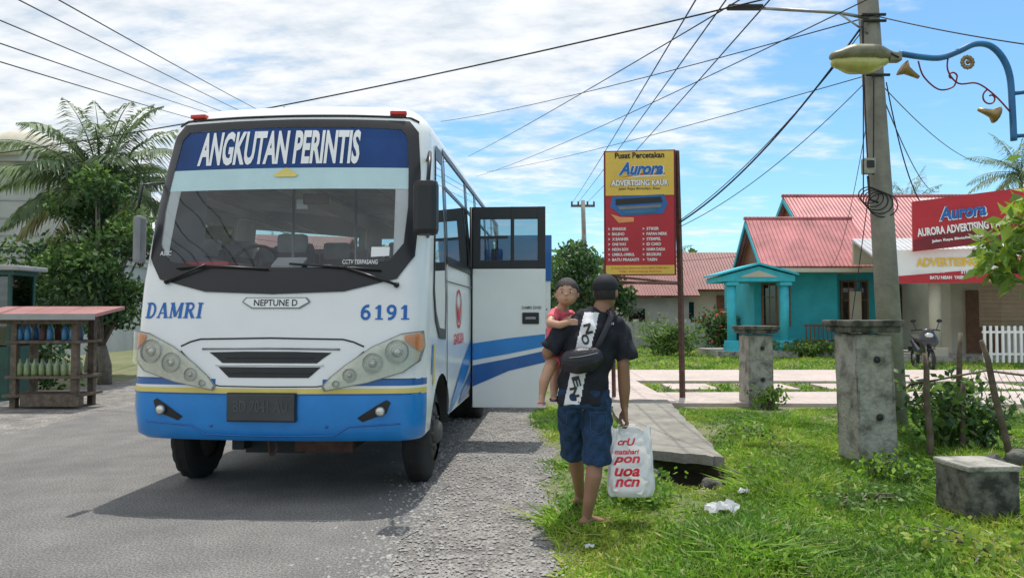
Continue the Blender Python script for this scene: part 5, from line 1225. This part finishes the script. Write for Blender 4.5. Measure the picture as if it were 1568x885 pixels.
bh = root('red_roof_house', (11.5, 40, 0)); mb = MB(); mb.box((11.5, 40.5, 1.3), (7.5, 4, 2.6), 0); mb.box((10.9, 38.45, 1.2), (.5, .05, 2.4), 1); mb.box((11.6, 38.45, 1.2), (.5, .05, 2.4), 1); mb.box((9.0, 38.45, 1.5), (.9, .05, 1.1), 2); mb.box((12.2, 38.2, 1.4), (.35, .35, 2.8), 0); mb.obj('walls', ['cream', 'woodr', 'wglass'], bh)
mb = MB(); gable(mb, 8.2, 15.8, 37.6, 40.4, 43.2, 2.65, 4.75, 0); mb.obj('roof', ['roofd'], bh)
bh = root('white_wall_house', (6.9, 38, 0)); mb = MB(); mb.box((7.1, 38.3, 1.1), (3.4, 3, 2.3), 0); mb.box((6.2, 36.75, 1.2), (.8, .05, 1.0), 1); mb.obj('walls', ['grywall', 'wglass'], bh)
mb = MB(); gable(mb, 5.2, 9.2, 36.2, 38.3, 40.4, 2.3, 3.5, 0); mb.obj('roof', ['roofd'], bh)
lw = root('boundary_wall', (6.5, 31, 0)); mb = MB(); mb.box((5.2, 31, .5), (6.6, .15, 1.2), 0)
for k in range(7): mb.box((1.95+1.08*k, 30.98, .55), (.2, .22, 1.35), 0)
mb.obj('wall', ['grywall'], lw)

mo = root('motorcycle', (10.75, 19.4, 0), math.radians(-12), wc=False); mb = MB()
for y in (-.60, .62):
    tor = [(0, y+.24*math.cos(a), .28+.24*math.sin(a)) for a in [i*2*math.pi/24 for i in range(25)]]
    mb.tube(tor, .045, 0, 8, caps=False); mb.tube([(-.05, y, .28), (.05, y, .28)], .09, 1, 12)
    for k in range(6): a = k*math.pi/3; mb.tube([(0, y, .28), (0, y+.22*math.cos(a), .28+.22*math.sin(a))], .012, 1, 5)
mb.tube([(.07, -.60, .28), (.08, -.45, .75), (.05, -.35, 1.0)], .022, 1, 8); mb.tube([(-.07, -.60, .28), (-.08, -.45, .75), (-.05, -.35, 1.0)], .022, 1, 8)
P0 = limb([(0, -.42, .50), (0, -.46, .75), (0, -.42, 1.0)], [(.12, .06), (.24, .10), (.15, .08)]); mb.add(P0[0], P0[1], 2, True)
P0 = limb([(0, -.35, .6), (0, -.1, .45), (0, .2, .5), (0, .75, .72)], [(.13, .1), (.14, .1), (.15, .15), (.08, .07)]); mb.add(P0[0], P0[1], 2, True)
P0 = limb([(0, -.05, .76), (0, .3, .80), (0, .7, .86)], [(.11, .04), (.14, .05), (.10, .045)]); mb.add(P0[0], P0[1], 0, True)
mb.tube([(-.34, -.22, 1.02), (-.2, -.32, 1.04), (.2, -.32, 1.04), (.34, -.22, 1.02)], .018, 0, 8)
for sx in (-1, 1): mb.tube([(sx*.24, -.3, 1.04), (sx*.30, -.3, 1.22)], .010, 0, 6); mb.sph((sx*.31, -.3, 1.27), (.07, .02, .05), 0, 2)
mb.sph((0, -.50, .90), (.11, .06, .07), 3, 2); mb.box((0, -.64, .56), (.14, .3, .02), 2, bev=.008); mb.box((0, .9, .5), (.18, .02, .12), 0)
mb.obj('motorcycle_body', ['blackr', 'steel', 'moto', 'lens'], mo)

rf = root('wooden_stake_fence', (4.7, 7.3, 0)); mb = MB(); r_ = random.Random(8)
for (x, y, h, l) in ((4.02, 7.15, 1.12, -.03), (4.55, 7.55, .8, .05), (4.72, 7.0, 1.25, -.22), (4.75, 7.9, 1.3, .02), (4.3, 9.0, 1.2, -.05), (3.75, 7.8, 1.1, .06)):
    pts = [(x+l*t*h+r_.uniform(-.012, .012), y, h*t-.05) for t in (0, .3, .6, .85, 1.)]; mb.tube(pts, [.035, .03, .03, .027, .02], 0, 7)
mb.tube([(3.9, 7.3, .75), (4.6, 7.2, .9), (5.4, 7.3, .8)], .012, 0, 5)
for k in range(10): mb.tube([(4.45+.07*k, 7.25, .95-.01*k), (4.6+.08*k, 7.3, .6), (4.9+.04*k, 7.35, .35+.02*k)], .003, 1, 4)
mb.obj('stakes', ['wood', 'grey'], rf)
def rock(name, c, r, m='stone'):
    mb = MB(); mb.sph(c, r, 0, 3); o = mb.obj(name, [m])
    for v_ in o.data.vertices: n_ = math.sin(v_.co.x*37+v_.co.y*23)*math.sin(v_.co.z*41); v_.co *= 1+.12*n_
mt['rockm'] = M('rock', (.12, .12, .11), .9, var=.5, vscale=8, bump=.8)
rock('rock', (4.35, 6.75, .08), (.12, .1, .09), 'rockm'); rock('rock', (4.65, 6.8, .10), (.14, .12, .12), 'rockm'); rock('rock', (2.0, 6.68, .0), (.07, .06, .05), 'rockm')
rock('rock', (1.30, 6.9, -.02), (.06, .08, .05), 'rockm'); rock('rock', (1.85, 6.9, -.14), (.10, .08, .07), 'rockm'); rock('rock', (5.2, 7.1, .06), (.13, .1, .1), 'rockm')
def litter(name, c, w_, h, seed):
    r = random.Random(seed); n = 10; vs = []; fs = []
    for j in range(n):
        for i in range(n):
            u = i/(n-1)-.5; v = j/(n-1)-.5; k = math.sqrt(max(0, .5-u*u-v*v))
            vs.append((c[0]+u*w_*(1-.5*abs(v))+r.uniform(-.012, .012), c[1]+v*w_*.5+r.uniform(-.01, .01), c[2]+h*k*r.uniform(.3, 1.3)))
    for j in range(n-1):
        for i in range(n-1): fs.append([j*n+i, j*n+i+1, (j+1)*n+i+1, (j+1)*n+i])
    mb = MB(); mb.add(vs, fs); mb.obj(name, ['plastic'])
litter('plastic_litter', (1.50, 5.32, .03), .25, .12, 1); litter('plastic_litter', (1.82, 5.85, .04), .09, .06, 2); litter('paper_litter', (.47, 4.55, .03), .06, .03, 3)

st = root('fuel_bottle_stall', (-7.1, 11.5, 0)); mb = MB()
for x in (-7.64, -6.71):
    for y in (11.4, 11.85): mb.box((x, y, .70), (.09, .09, 1.40), 0)
for z, d in ((.48, .6), (1.02, .6), (.2, .7)): mb.box((-7.17, 11.62, z), (1.15, d, .04), 0)
mb.box((-7.0, 11.3, .12), (.9, .12, .14), 0)
mb.box((-7.2, 11.33, 1.33), (1.4, .05, .07), 0)
mb.obj('timber_frame', ['wood'], st)
mb = MB(); mb.prism([(-8.2, 11.15, 1.40), (-6.28, 11.15, 1.40), (-6.28, 12.0, 1.52), (-8.2, 12.0, 1.52)], (0, 0, .05), 0); mb.prism([(-8.2, 11.135, 1.36), (-6.28, 11.135, 1.36), (-6.28, 11.135, 1.45), (-8.2, 11.135, 1.45)], (0, .012, 0), 1); mb.obj('roof', ['roofp', 'grywall'], st)
mb = MB()
for z in (.5, 1.04):
    for k in range(8):
        if z > 1 and k % 3 == 2: continue
        for row in (0, .2):
            x = -7.58+.115*k; y = 11.42+row; m = 0 if z < 1 else random.choice([0, 1, 2])
            mb.tube([(x, y, z), (x, y, z+.02), (x, y, z+.17), (x, y, z+.21), (x, y, z+.26)], [.04, .047, .047, .018, .016], m, 10)
mb.obj('bottles', ['fuel', 'fuelb', 'rust'], st)
cb = root('glass_display_cabinet', (-8.4, 12.6, 0)); mb = MB()
mb.box((-9.05, 12.7, .45), (1.3, .7, .9), 1); mb.box((-9.0, 12.7, 2.22), (1.55, .8, .08), 2, bev=.02); mb.box((-9.05, 12.7, 2.14), (1.4, .65, .08), 0)
for x in (-9.68, -8.42): mb.box((x, 12.4, 1.5), (.05, .05, 1.2), 0); mb.box((x, 13.0, 1.5), (.05, .05, 1.2), 0)
mb.box((-9.05, 12.7, 1.45), (1.2, .5, .02), 0); mb.box((-9.05, 12.99, 1.5), (1.2, .03, 1.2), 3)
mb.obj('frame', ['cab', 'cab', 'grywall', 'leaf2'], cb); mb = MB(); mb.box((-9.05, 12.39, 1.5), (1.2, .01, 1.15), 0); mb.box((-8.42, 12.7, 1.5), (.01, .55, 1.15), 0); mb.obj('glass', ['sglass2'], cb)
lb = root('unfinished_block_building', (-18, 27, 0))
mbk = M('concrete_blocks', (.50, .49, .47), .9, vscale=.8, bump=.3, col2=(.36, .36, .355))
mb = MB(); mb.box((-19.7, 28, 3.3), (9, 6, 6.6), 0); mb.box((-19.7, 28, 6.75), (9.4, 6.4, .3), 1); mb.box((-19.7, 28, 3.5), (9.15, 6.15, .3), 1)
for z in (4.1, 4.7, 5.3, 5.9, 6.4): mb.box((-19.7, 24.985, z), (9.02, .03, .04), 1)
for x in (-22.7, -20.4, -18.1): mb.box((x, 24.95, 5.2), (1.0, .12, 1.5), 2); mb.box((x, 24.95, 1.8), (1.0, .12, 1.8), 2)
mb.sph((-17.2, 26, 7.0), (1.2, 1.2, .9), 3, 3); mb.tube([(-17.2, 26, 6.8), (-17.2, 26, 7.1)], 1.4, 3, 24)
mb.obj('walls', [mbk, 'grywall', 'dark', 'cream'], lb)
print('T total', time.time()-T0)
